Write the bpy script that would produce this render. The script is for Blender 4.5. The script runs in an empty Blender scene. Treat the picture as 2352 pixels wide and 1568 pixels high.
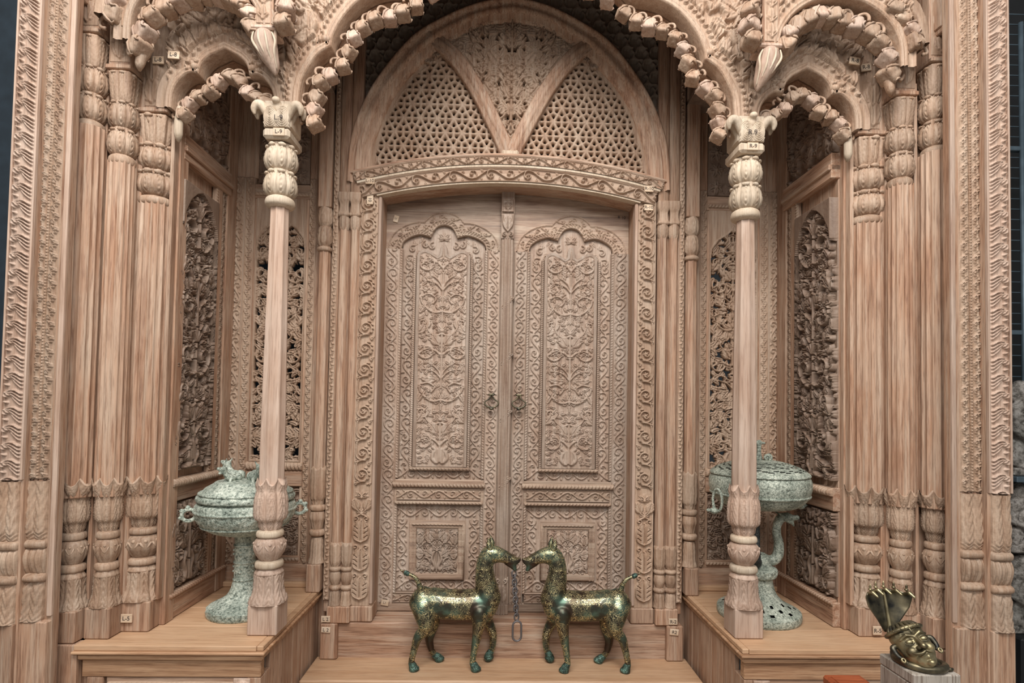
import bpy, bmesh, math, random
import numpy as np
from math import sin, cos, pi, radians, sqrt, atan2
from mathutils import Vector, Matrix
random.seed(7); np.random.seed(7)
SC = bpy.context.scene
COL = SC.collection

# ------------------------------------------------------------------ camera
YAW, PIT, ROL = radians(1.5), radians(1.65), radians(1.0)
FPX, SHY = 1250., 125.
cam = bpy.data.cameras.new('camera'); cam_o = bpy.data.objects.new('camera', cam); COL.objects.link(cam_o)
cam.sensor_width = 36; cam.sensor_fit = 'HORIZONTAL'; cam.lens = FPX / 2352 * 36; cam.shift_y = SHY / 2352
cam.clip_start = .02; cam.clip_end = 100
cam_o.matrix_world = Matrix.Translation((-.055, 0, 1.6)) @ (Matrix.Rotation(-YAW, 4, 'Z') @ Matrix.Rotation(pi/2 + PIT, 4, 'X') @ Matrix.Rotation(ROL, 4, 'Z'))
SC.camera = cam_o
# ------------------------------------------------------------------ world, lamps, exposure
W = bpy.data.worlds.new('world'); SC.world = W; W.use_nodes = True
W.node_tree.nodes['Background'].inputs[0].default_value = (.93, .96, 1.0, 1)
W.node_tree.nodes['Background'].inputs[1].default_value = .14
def area(name, loc, target, sx, sy, power, col):
    l = bpy.data.lights.new(name, 'AREA'); l.shape = 'RECTANGLE'; l.size = sx; l.size_y = sy; l.energy = power; l.color = col
    o = bpy.data.objects.new(name, l); COL.objects.link(o); o.location = loc
    o.rotation_euler = (Vector(target) - Vector(loc)).to_track_quat('-Z', 'Y').to_euler()
    return o
area('hall_light_and_fill', (-.4, -.35, 5.5), (0, 2.8, 1.0), 4.2, 1.4, 300, (1, .97, .93))
area('hall_light_and_fill', (.6, -3.2, 4.7), (0, 3.0, 1.2), 4.2, 1.2, 130, (1, .97, .94))  # front fill added to brighten the door, not a known hall lamp
VS = SC.view_settings
VS.view_transform = 'Standard'; VS.look = 'None'; VS.gamma = 1; VS.use_curve_mapping = False
VS.exposure = .22

# ------------------------------------------------------------------ materials
def node_mat(name):
    m = bpy.data.materials.new(name); m.use_nodes = True
    nt = m.node_tree; b = nt.nodes['Principled BSDF']
    return m, nt, b
def N(nt, t, **k):
    n = nt.nodes.new(t)
    for a, v in k.items():
        if a == 'ins':
            for i, x in v.items(): n.inputs[i].default_value = x
        else: setattr(n, a, v)
    return n
def ramp(nt, stops, interp='LINEAR'):
    r = N(nt, 'ShaderNodeValToRGB'); e = r.color_ramp.elements; r.color_ramp.interpolation = interp
    while len(e) < len(stops): e.new(.5)
    for q, (p, c) in zip(e, stops):
        q.position = p; q.color = (*c, 1) if len(c) == 3 else c
    return r
def mixc(nt, fac, a, b, mode='MIX'):
    n = N(nt, 'ShaderNodeMix', data_type='RGBA', blend_type=mode)
    L = nt.links
    if hasattr(fac, 'links'): L.new(fac, n.inputs[0])
    else: n.inputs[0].default_value = fac
    for s, v in ((6, a), (7, b)):
        if hasattr(v, 'links'): L.new(v, n.inputs[s])
        else: n.inputs[s].default_value = (*v, 1)
    return n.outputs[2]
def math1(nt, op, a, b=None, c=None):
    n = N(nt, 'ShaderNodeMath', operation=op)
    for i, v in enumerate((a, b, c)):
        if v is None: continue
        if hasattr(v, 'links'): nt.links.new(v, n.inputs[i])
        else: n.inputs[i].default_value = v
    return n.outputs[0]
def wood(name, axis='Z', mid=(.375, .218, .138), dark=(.20, .10, .06), pale=(.49, .375, .285), pale_amt=.4, rough=.62, grain=1., streak=1., chisel=0.):
    """weathered teak: streaks along AXIS, reddish and ashen patches, worn paler spots"""
    m, nt, b = node_mat(name); L = nt.links
    tc = N(nt, 'ShaderNodeTexCoord'); oi = N(nt, 'ShaderNodeObjectInfo')
    geo = N(nt, 'ShaderNodeNewGeometry')
    off = N(nt, 'ShaderNodeVectorMath', operation='SCALE'); L.new(oi.outputs['Random'], off.inputs['Scale']); off.inputs[0].default_value = (7.1, 3.3, 5.7)
    add = N(nt, 'ShaderNodeVectorMath', operation='ADD'); L.new(geo.outputs['Position'], add.inputs[0]); L.new(off.outputs[0], add.inputs[1])
    s = {'X': (1.6, 34, 34), 'Y': (34, 1.6, 34), 'Z': (34, 34, 1.6)}[axis]
    mp = N(nt, 'ShaderNodeMapping'); L.new(add.outputs[0], mp.inputs[0]); mp.inputs['Scale'].default_value = s
    n1 = N(nt, 'ShaderNodeTexNoise', ins={'Scale': 1., 'Detail': 6., 'Roughness': .68, 'Distortion': .3}); L.new(mp.outputs[0], n1.inputs['Vector'])
    n2 = N(nt, 'ShaderNodeTexNoise', ins={'Scale': 3.2, 'Detail': 3.}); L.new(add.outputs[0], n2.inputs['Vector'])
    mp2 = N(nt, 'ShaderNodeMapping'); L.new(add.outputs[0], mp2.inputs[0]); mp2.inputs['Scale'].default_value = tuple(v*4.5 for v in s)
    n3 = N(nt, 'ShaderNodeTexNoise', ins={'Scale': 1., 'Detail': 3., 'Roughness': .65}); L.new(mp2.outputs[0], n3.inputs['Vector'])
    r1 = ramp(nt, [(.29, dark), (.46, mid), (.585, tuple(.5*(a+c) for a, c in zip(mid, pale))), (.74, pale)]); L.new(n1.outputs['Fac'], r1.inputs[0])
    c0 = mixc(nt, streak, mid, r1.outputs[0])
    f2 = ramp(nt, [(.42, (0, 0, 0)), (.68, (1, 1, 1))]); L.new(n2.outputs['Fac'], f2.inputs[0])
    fp = math1(nt, 'MULTIPLY', f2.outputs[0], pale_amt)
    c1 = mixc(nt, fp, c0, pale)
    f3 = ramp(nt, [(.34, (.50, .42, .38)), (.50, (1, 1, 1)), (.7, (1.12, 1.1, 1.08))]); L.new(n3.outputs['Fac'], f3.inputs[0])
    c2 = mixc(nt, .75*grain, c1, f3.outputs[0], 'MULTIPLY')
    rnd = math1(nt, 'MULTIPLY_ADD', oi.outputs['Random'], .26, .87)
    cc = N(nt, 'ShaderNodeVectorMath', operation='SCALE'); L.new(c2, cc.inputs[0]); L.new(rnd, cc.inputs['Scale'])
    L.new(cc.outputs[0], b.inputs['Base Color'])
    b.inputs['Roughness'].default_value = rough
    b.inputs['Specular IOR Level'].default_value = .35
    bp = N(nt, 'ShaderNodeBump', ins={'Strength': .35*grain, 'Distance': .002}); L.new(n3.outputs['Fac'], bp.inputs['Height'])
    if chisel:
        n4 = N(nt, 'ShaderNodeTexNoise', ins={'Scale': 55., 'Detail': 2.}); L.new(geo.outputs['Position'], n4.inputs['Vector'])
        b2 = N(nt, 'ShaderNodeBump', ins={'Strength': chisel, 'Distance': .006}); L.new(n4.outputs['Fac'], b2.inputs['Height']); L.new(b2.outputs[0], bp.inputs['Normal'])
    L.new(bp.outputs[0], b.inputs['Normal'])
    return m
M = {}
M['wv'] = wood('teak_vertical', 'Z')
M['wh'] = wood('teak_horizontal', 'X')
M['wy'] = wood('teak_depth_grain', 'Y')
M['carve'] = wood('carved_teak', 'Z', mid=(.35, .228, .153), dark=(.23, .13, .08), pale=(.49, .38, .29), pale_amt=.4, grain=.6, streak=.8, rough=.6, chisel=.35)
M['carveh'] = wood('carved_teak_horizontal', 'X', mid=(.35, .228, .153), dark=(.23, .13, .08), pale=(.49, .38, .29), pale_amt=.4, grain=.6, streak=.8, rough=.6, chisel=.35)
M['door'] = wood('door_teak', 'Z', mid=(.325, .228, .168), dark=(.20, .12, .085), pale=(.46, .38, .315), pale_amt=.5, grain=.6, streak=.85, rough=.55, chisel=.3)
M['doorh'] = wood('door_teak_rail', 'X', mid=(.31, .207, .147), dark=(.15, .10, .078), pale=(.47, .375, .29), pale_amt=.5, grain=.8, streak=.9, rough=.55)
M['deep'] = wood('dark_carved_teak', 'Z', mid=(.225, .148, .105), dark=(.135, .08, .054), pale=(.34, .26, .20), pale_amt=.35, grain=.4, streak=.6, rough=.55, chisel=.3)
M['grey'] = wood('greyed_teak', 'Z', mid=(.20, .155, .118), dark=(.12, .088, .062), pale=(.29, .24, .195), pale_amt=.4, grain=.5, streak=.6, rough=.65)
M['pale'] = wood('bleached_teak', 'Z', mid=(.49, .385, .28), dark=(.36, .25, .17), pale=(.62, .53, .42), pale_amt=.5, grain=.5, streak=.6)
M['rose'] = wood('limewashed_teak', 'Z', mid=(.43, .295, .22), dark=(.285, .165, .112), pale=(.56, .44, .36), pale_amt=.5, grain=.6, streak=.7)
M['plank'] = wood('planed_teak', 'X', mid=(.49, .30, .175), dark=(.33, .175, .09), pale=(.60, .42, .275), pale_amt=.4, grain=.5, streak=.5, rough=.48)
M['plank_edge'] = wood('planed_teak_edge', 'X', mid=(.36, .195, .105), dark=(.21, .10, .05), pale=(.56, .36, .22), pale_amt=.3, grain=.8, rough=.5)
M['postw'] = wood('old_grey_post', 'Z', mid=(.30, .26, .215), dark=(.15, .12, .09), pale=(.45, .41, .36), pale_amt=.5, grain=1.2, rough=.75)
M['red'] = wood('red_lacquered_wood', 'X', mid=(.24, .055, .02), dark=(.15, .03, .01), pale=(.30, .08, .03), pale_amt=.3, rough=.3)
def plain(name, col, rough=.6, metal=0.):
    m, nt, b = node_mat(name); b.inputs['Base Color'].default_value = (*col, 1); b.inputs['Roughness'].default_value = rough; b.inputs['Metallic'].default_value = metal
    n = N(nt, 'ShaderNodeTexNoise', ins={'Scale': 14., 'Detail': 4.}); g = N(nt, 'ShaderNodeNewGeometry'); nt.links.new(g.outputs['Position'], n.inputs['Vector'])
    r = ramp(nt, [(.3, tuple(.8*c for c in col)), (.7, tuple(min(1, 1.15*c) for c in col))]); nt.links.new(n.outputs['Fac'], r.inputs[0]); nt.links.new(r.outputs[0], b.inputs['Base Color'])
    return m
def patina(name, lo, hi, dark, scale=70, metal=.25, rough=.5):
    m, nt, b = node_mat(name); L = nt.links
    g = N(nt, 'ShaderNodeNewGeometry')
    n1 = N(nt, 'ShaderNodeTexNoise', ins={'Scale': scale, 'Detail': 6., 'Roughness': .7}); L.new(g.outputs['Position'], n1.inputs['Vector'])
    n2 = N(nt, 'ShaderNodeTexNoise', ins={'Scale': scale*.12, 'Detail': 3.}); L.new(g.outputs['Position'], n2.inputs['Vector'])
    v = N(nt, 'ShaderNodeTexVoronoi', feature='DISTANCE_TO_EDGE', ins={'Scale': scale*.9}); L.new(g.outputs['Position'], v.inputs['Vector'])
    r = ramp(nt, [(.36, dark), (.45, lo), (.60, hi), (.8, tuple(min(1, c*1.2) for c in hi))]); L.new(n1.outputs['Fac'], r.inputs[0])
    r2 = ramp(nt, [(.35, (.6, .62, .6)), (.65, (1.12, 1.1, 1.08))]); L.new(n2.outputs['Fac'], r2.inputs[0])
    c = mixc(nt, 1., r.outputs[0], r2.outputs[0], 'MULTIPLY')
    L.new(c, b.inputs['Base Color']); b.inputs['Metallic'].default_value = metal; b.inputs['Roughness'].default_value = rough
    mx = math1(nt, 'ADD', n1.outputs['Fac'], math1(nt, 'MULTIPLY', math1(nt, 'MINIMUM', v.outputs['Distance'], .12), 4.))
    bp = N(nt, 'ShaderNodeBump', ins={'Strength': .8, 'Distance': .004}); L.new(mx, bp.inputs['Height']); L.new(bp.outputs[0], b.inputs['Normal'])
    return m
M['pat'] = patina('green_bronze_patina', (.35, .41, .355), (.66, .71, .62), (.09, .11, .09), 75, .05)
M['pat2'] = patina('grey_green_bronze_patina', (.31, .355, .30), (.58, .62, .53), (.10, .11, .09), 95, .05)
M['pat_shade'] = patina('shaded_bronze', (.02, .025, .025), (.05, .06, .06), (.01, .012, .012), 60)  # shaded copy of the censer bronze, shadow put into the colour
M['hoof'] = patina('verdigris_bronze', (.05, .085, .07), (.12, .22, .18), (.02, .03, .027), 60, .45, .38)
def brass(name, c1, c2, dirt, scale=25):
    m, nt, b = node_mat(name); L = nt.links
    g = N(nt, 'ShaderNodeNewGeometry')
    n1 = N(nt, 'ShaderNodeTexNoise', ins={'Scale': scale, 'Detail': 5.}); L.new(g.outputs['Position'], n1.inputs['Vector'])
    r = ramp(nt, [(.34, dirt), (.5, c1), (.7, c2)]); L.new(n1.outputs['Fac'], r.inputs[0]); L.new(r.outputs[0], b.inputs['Base Color'])
    b.inputs['Metallic'].default_value = .85; b.inputs['Roughness'].default_value = .42
    return m
M['brass'] = brass('aged_brass', (.31, .26, .15), (.45, .385, .23), (.12, .10, .06))
M['brassd'] = brass('dark_brass', (.12, .105, .07), (.25, .21, .13), (.03, .03, .028))
def inlay(name):
    """dark bronze with gold scroll inlay and green patina"""
    m, nt, b = node_mat(name); L = nt.links
    tc = N(nt, 'ShaderNodeTexCoord'); P = tc.outputs['Object']
    n0 = N(nt, 'ShaderNodeTexNoise', ins={'Scale': 30., 'Detail': .4, 'Distortion': 2.2}); L.new(P, n0.inputs['Vector'])
    fr = math1(nt, 'FRACT', math1(nt, 'MULTIPLY', n0.outputs['Fac'], 6.2))
    d = math1(nt, 'ABSOLUTE', math1(nt, 'SUBTRACT', fr, .5))
    line = ramp(nt, [(.12, (1, 1, 1)), (.17, (0, 0, 0))]); L.new(d, line.inputs[0])
    n1 = N(nt, 'ShaderNodeTexNoise', ins={'Scale': 8.5, 'Detail': 1.}); L.new(P, n1.inputs['Vector'])
    reg = ramp(nt, [(.40, (0, 0, 0)), (.44, (1, 1, 1))]); L.new(n1.outputs['Fac'], reg.inputs[0])
    gm = math1(nt, 'MULTIPLY', line.outputs[0], reg.outputs[0])
    n2 = N(nt, 'ShaderNodeTexNoise', ins={'Scale': 30., 'Detail': 6.}); L.new(P, n2.inputs['Vector'])
    wear = ramp(nt, [(.40, (0, 0, 0)), (.5, (1, 1, 1))]); L.new(n2.outputs['Fac'], wear.inputs[0])
    gm = math1(nt, 'MULTIPLY', gm, math1(nt, 'MULTIPLY_ADD', wear.outputs[0], .75, .25))
    n3 = N(nt, 'ShaderNodeTexNoise', ins={'Scale': 11., 'Detail': 5.}); L.new(P, n3.inputs['Vector'])
    base = ramp(nt, [(.38, (.06, .04, .028)), (.5, (.06, .062, .045)), (.62, (.10, .16, .12))]); L.new(n3.outputs['Fac'], base.inputs[0])
    c = mixc(nt, gm, base.outputs[0], (.74, .64, .34))
    L.new(c, b.inputs['Base Color']); b.inputs['Metallic'].default_value = .75
    rr = math1(nt, 'MULTIPLY_ADD', n3.outputs['Fac'], .22, .28); L.new(rr, b.inputs['Roughness'])
    return m
M['inlay'] = inlay('gold_inlaid_bronze')
M['iron'] = plain('rusty_iron', (.16, .145, .145), .55, .6)
M['tag'] = wood('pale_tag_wood', 'X', mid=(.62, .46, .32), dark=(.5, .36, .24), pale=(.7, .58, .45), grain=.3)
M['ink'] = plain('tag_ink', (.05, .035, .03), .8)
M['paper'] = plain('aged_paper', (.68, .60, .45), .8)
M['navy'] = plain('navy_paint', (.018, .03, .042), .75)
M['bluegrey'] = plain('bluish_lit_wall', (.42, .50, .58), .8)  # bluish light behind the right screen, put into the wall colour
M['black'] = plain('black_paint', (.006, .007, .008), .7)
M['wire'] = plain('grey_steel_wire', (.10, .14, .17), .5, .4)
M['stone'] = patina('weathered_grey_stone', (.16, .145, .13), (.34, .32, .30), (.05, .045, .04), 30, 0., .85)
M['floor'] = plain('worn_concrete', (.40, .37, .33), .7)

# ------------------------------------------------------------------ object helpers
ORG = {}
def thing(name, label, cat, loc=(0, 0, 0), group=None):
    o = bpy.data.objects.new(name, None); COL.objects.link(o); o.location = loc; o.empty_display_size = .05
    o['label'] = label; o['category'] = cat
    if group: o['group'] = group
    ORG[o.name] = np.array(loc, float)
    return o
def mk_mesh(name, V, F, mat, smooth=False, org=None):
    V = np.asarray(V, np.float64)
    if org is not None: V = V - org
    me = bpy.data.meshes.new(name)
    if isinstance(F, np.ndarray):
        n = len(F); k = F.shape[1]
        me.vertices.add(len(V)); me.vertices.foreach_set('co', V.astype(np.float32).ravel())
        me.loops.add(n*k); me.loops.foreach_set('vertex_index', F.astype(np.int32).ravel())
        me.polygons.add(n); me.polygons.foreach_set('loop_start', np.arange(0, n*k, k, dtype=np.int32)); me.polygons.foreach_set('loop_total', np.full(n, k, np.int32))
        me.update(calc_edges=True)
    else:
        me.from_pydata(V.tolist(), [], [list(map(int, f)) for f in F])
    me.validate()
    if smooth: me.polygons.foreach_set('use_smooth', np.ones(len(me.polygons), bool))
    me.materials.append(mat)
    return me
def part(name, geo, mat, parent, smooth=False, label=None):
    """geometry in world coordinates, made local to the root thing of PARENT"""
    root = parent
    while root.parent: root = root.parent
    o = bpy.data.objects.new(name, mk_mesh(name, geo[0], geo[1], M[mat], smooth, ORG[root.name])); COL.objects.link(o)
    o.parent = parent
    ORG[o.name] = ORG[root.name]
    if label: o['label'] = label
    return o
def inst(name, me, parent, mat4, label=None):
    o = bpy.data.objects.new(name, me); COL.objects.link(o); o.parent = parent; o.matrix_local = mat4
    if label: o['label'] = label
    return o
def solo(name, geo, mat, label, cat, smooth=False, group=None, org=None, kind=None):
    V = np.asarray(geo[0], float)
    org = np.array(org if org is not None else (.5*(V[:, 0].min()+V[:, 0].max()), .5*(V[:, 1].min()+V[:, 1].max()), V[:, 2].min()))
    o = bpy.data.objects.new(name, mk_mesh(name, V, geo[1], M[mat], smooth, org)); COL.objects.link(o); o.location = org
    ORG[o.name] = org
    if kind: o['kind'] = kind
    if label: o['label'] = label
    if cat: o['category'] = cat
    if group: o['group'] = group
    return o
def copy_tree(o, loc=None, mirror=False, label=None, parent=None):
    c = o.copy(); COL.objects.link(c)
    if parent is None:
        if loc is not None: c.location = loc
        if mirror: c.scale = (-1, 1, 1)
        if label: c['label'] = label
        ORG[c.name] = np.array(c.location)
    else: c.parent = parent
    for ch in list(o.children): copy_tree(ch, parent=c)
    return c
def cat_geo(*gs):
    V, F, n = [], [], 0
    for v, f in gs:
        v = np.asarray(v, float); V.append(v); F += [[int(i)+n for i in q] for q in f]; n += len(v)
    return np.concatenate(V), F
def box(x0, x1, y0, y1, z0, z1, c=.004):
    x0, x1 = min(x0, x1), max(x0, x1); y0, y1 = min(y0, y1), max(y0, y1); z0, z1 = min(z0, z1), max(z0, z1)
    c = min(c, .3*(x1-x0), .3*(y1-y0), .3*(z1-z0))
    V, idx = [], {}
    for i, (X, sx) in enumerate(((x0, 1), (x1, -1))):
        for j, (Y, sy) in enumerate(((y0, 1), (y1, -1))):
            for k, (Z, sz) in enumerate(((z0, 1), (z1, -1))):
                for a in range(3):
                    idx[i, j, k, a] = len(V)
                    V.append((X + (0 if a == 0 else sx*c), Y + (0 if a == 1 else sy*c), Z + (0 if a == 2 else sz*c)))
    F = []
    def q(*t): F.append([idx[x] for x in t])
    for s in (0, 1):
        q((s, 0, 0, 0), (s, 1, 0, 0), (s, 1, 1, 0), (s, 0, 1, 0)); q((0, s, 0, 1), (1, s, 0, 1), (1, s, 1, 1), (0, s, 1, 1)); q((0, 0, s, 2), (1, 0, s, 2), (1, 1, s, 2), (0, 1, s, 2))
    for a in (0, 1):
        for b_ in (0, 1):
            q((a, b_, 0, 0), (a, b_, 1, 0), (a, b_, 1, 1), (a, b_, 0, 1)); q((a, 0, b_, 0), (a, 1, b_, 0), (a, 1, b_, 2), (a, 0, b_, 2)); q((0, a, b_, 1), (1, a, b_, 1), (1, a, b_, 2), (0, a, b_, 2))
    for i in (0, 1):
        for j in (0, 1):
            for k in (0, 1): F.append([idx[i, j, k, a] for a in range(3)])
    V = np.array(V); ctr = V.mean(0)
    for f in F:
        p = V[f]; nrm = np.cross(p[1]-p[0], p[2]-p[0])
        if np.dot(nrm, p.mean(0)-ctr) < 0: f.reverse()
    return V, F
def grid_faces(nu, nv, wrap_u=False):
    iu = np.arange(nu if wrap_u else nu-1); iv = np.arange(nv-1)
    A, B = np.meshgrid(iu, iv); A = A.ravel(); B = B.ravel(); A2 = (A+1) % nu
    return np.stack([B*nu+A, B*nu+A2, (B+1)*nu+A2, (B+1)*nu+A], 1)
def lathe(prof, n, c=(0, 0, 0), fn=None, zfn=None, sq=0., flute=0, fl_d=0., a0=0.):
    """PROF [(r, z)] bottom to top; fn(theta, t) -> dr; zfn(theta, t) -> dz; sq: squareness; flute: count and depth"""
    P = np.array(prof, float); t = np.linspace(0, 1, len(P)); th = np.linspace(0, 2*pi, n, endpoint=False) + a0
    T, TH = np.meshgrid(t, th, indexing='ij')
    Rr = np.repeat(P[:, :1], n, 1); Z = np.repeat(P[:, 1:], n, 1)
    if sq: Rr = Rr*(1 + sq*(np.maximum(np.abs(np.cos(TH)), np.abs(np.sin(TH)))**-1 - 1))
    if flute: Rr = Rr*(1 - fl_d*np.abs(np.sin(flute*TH/2))**.7)
    if fn: Rr = Rr + fn(TH, T)
    if zfn: Z = Z + zfn(TH, T)
    V = np.stack([Rr*np.cos(TH), Rr*np.sin(TH), Z], -1).reshape(-1, 3) + np.array(c)
    F = grid_faces(n, len(P), True).tolist()
    F.append(list(range(n))[::-1]); F.append([(len(P)-1)*n+i for i in range(n)])
    return V, F
def spline(pts, k=8, closed=False):
    P = [np.array(p, float) for p in pts]; out = []
    m = len(P)
    for i in range(m if closed else m-1):
        if closed: a, b, c, d = P[i-1], P[i], P[(i+1) % m], P[(i+2) % m]
        else: a, b, c, d = P[max(i-1, 0)], P[i], P[i+1], P[min(i+2, m-1)]
        for s in range(k):
            t = s/k; out.append(.5*((2*b) + (c-a)*t + (2*a-5*b+4*c-d)*t*t + (3*b-a-3*c+d)*t**3))
    if not closed: out.append(P[-1])
    return np.array(out)
def tube(path, rad, n=10, closed=False, flat=1., caps=True, round_caps=False):
    P = np.asarray(path, float); m = len(P)
    r = np.full(m, rad, float) if np.isscalar(rad) else np.interp(np.linspace(0, 1, m), np.linspace(0, 1, len(rad)), rad)
    if round_caps and not closed:
        d0 = P[0]-P[1]; d0 /= np.linalg.norm(d0)+1e-9; d1 = P[-1]-P[-2]; d1 /= np.linalg.norm(d1)+1e-9
        A = [(P[0]+d0*r[0]*s, r[0]*q) for s, q in ((.95, .25), (.7, .7), (.35, .93))]; B = [(P[-1]+d1*r[-1]*s, r[-1]*q) for s, q in ((.35, .93), (.7, .7), (.95, .25))]
        P = np.array([a[0] for a in A] + list(P) + [b[0] for b in B]); r = np.array([a[1] for a in A] + list(r) + [b[1] for b in B]); m = len(P)
    T = np.gradient(P, axis=0) if not closed else np.roll(P, -1, 0)-np.roll(P, 1, 0)
    T /= (np.linalg.norm(T, axis=1)[:, None]+1e-12)
    up = np.array([0, 0, 1.]) if abs(T[0][2]) < .9 else np.array([0, 1., 0])
    V = []
    u = np.cross(T[0], up); u /= np.linalg.norm(u)+1e-12
    for i in range(m):
        u = u - T[i]*np.dot(u, T[i]); u /= np.linalg.norm(u)+1e-12; w = np.cross(T[i], u)
        a = np.linspace(0, 2*pi, n, endpoint=False)
        V.append(P[i] + r[i]*(np.cos(a)[:, None]*u + flat*np.sin(a)[:, None]*w))
    V = np.concatenate(V); F = grid_faces(n, m, True).tolist()
    if closed: F += [[(m-1)*n+i, (m-1)*n+(i+1) % n, (i+1) % n, i] for i in range(n)]
    elif caps: F.append(list(range(n))[::-1]); F.append([(m-1)*n+i for i in range(n)])
    return V, F
def ellipsoid(c, r, n=16, rot=None):
    V, F = lathe([(sin(pi*i/10)+1e-4, -cos(pi*i/10)) for i in range(11)], n)
    V = V*np.array(r)
    if rot is not None: V = V @ np.array(rot.to_3x3()).T
    return V+np.array(c), F
def xform(geo, m4):
    V = np.asarray(geo[0], float); A = np.array(m4)
    return V @ A[:3, :3].T + A[:3, 3], geo[1]
def remesh(geos, vox, smooth=6, fac=.5):
    V, F = cat_geo(*geos)
    me = bpy.data.meshes.new('tmp'); me.from_pydata(V.tolist(), [], F)
    o = bpy.data.objects.new('tmp', me); COL.objects.link(o)
    r = o.modifiers.new('r', 'REMESH'); r.mode = 'VOXEL'; r.voxel_size = vox
    s = o.modifiers.new('s', 'SMOOTH'); s.iterations = smooth; s.factor = fac
    e = o.evaluated_get(bpy.context.evaluated_depsgraph_get()); m2 = e.to_mesh()
    V = np.empty(len(m2.vertices)*3); m2.vertices.foreach_get('co', V); V = V.reshape(-1, 3)
    F = [list(p.vertices) for p in m2.polygons]
    e.to_mesh_clear(); bpy.data.objects.remove(o); bpy.data.meshes.remove(me)
    return V, F
def sweepXZ(curve, prof, closed_prof=False):
    """CURVE (x, z) points; PROF (n, y): n = offset along the left-hand normal of the direction of travel"""
    C = np.asarray(curve, float); T = np.gradient(C, axis=0)
    seg = np.diff(C, axis=0); seg /= np.linalg.norm(seg, axis=1)[:, None]+1e-12
    Nn = np.zeros_like(C)
    for i in range(len(C)):
        a = seg[max(i-1, 0)]; b = seg[min(i, len(seg)-1)]
        na = np.array([-a[1], a[0]]); nb = np.array([-b[1], b[0]]); m = na+nb; m /= np.linalg.norm(m)+1e-9
        Nn[i] = m/max(.45, np.dot(m, na))
    P = np.asarray(prof, float); k = len(P)
    V = np.zeros((len(C), k, 3))
    for j in range(k):
        V[:, j, 0] = C[:, 0]+Nn[:, 0]*P[j, 0]; V[:, j, 2] = C[:, 1]+Nn[:, 1]*P[j, 0]; V[:, j, 1] = P[j, 1]
    F = grid_faces(k, len(C), closed_prof)
    return V.reshape(-1, 3), F.tolist()
def lobes(*segs, k=8):
    out = []
    for s in segs:
        q = spline(s, k); out += list(q if not out else q[1:])
    return np.array(out)

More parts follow.
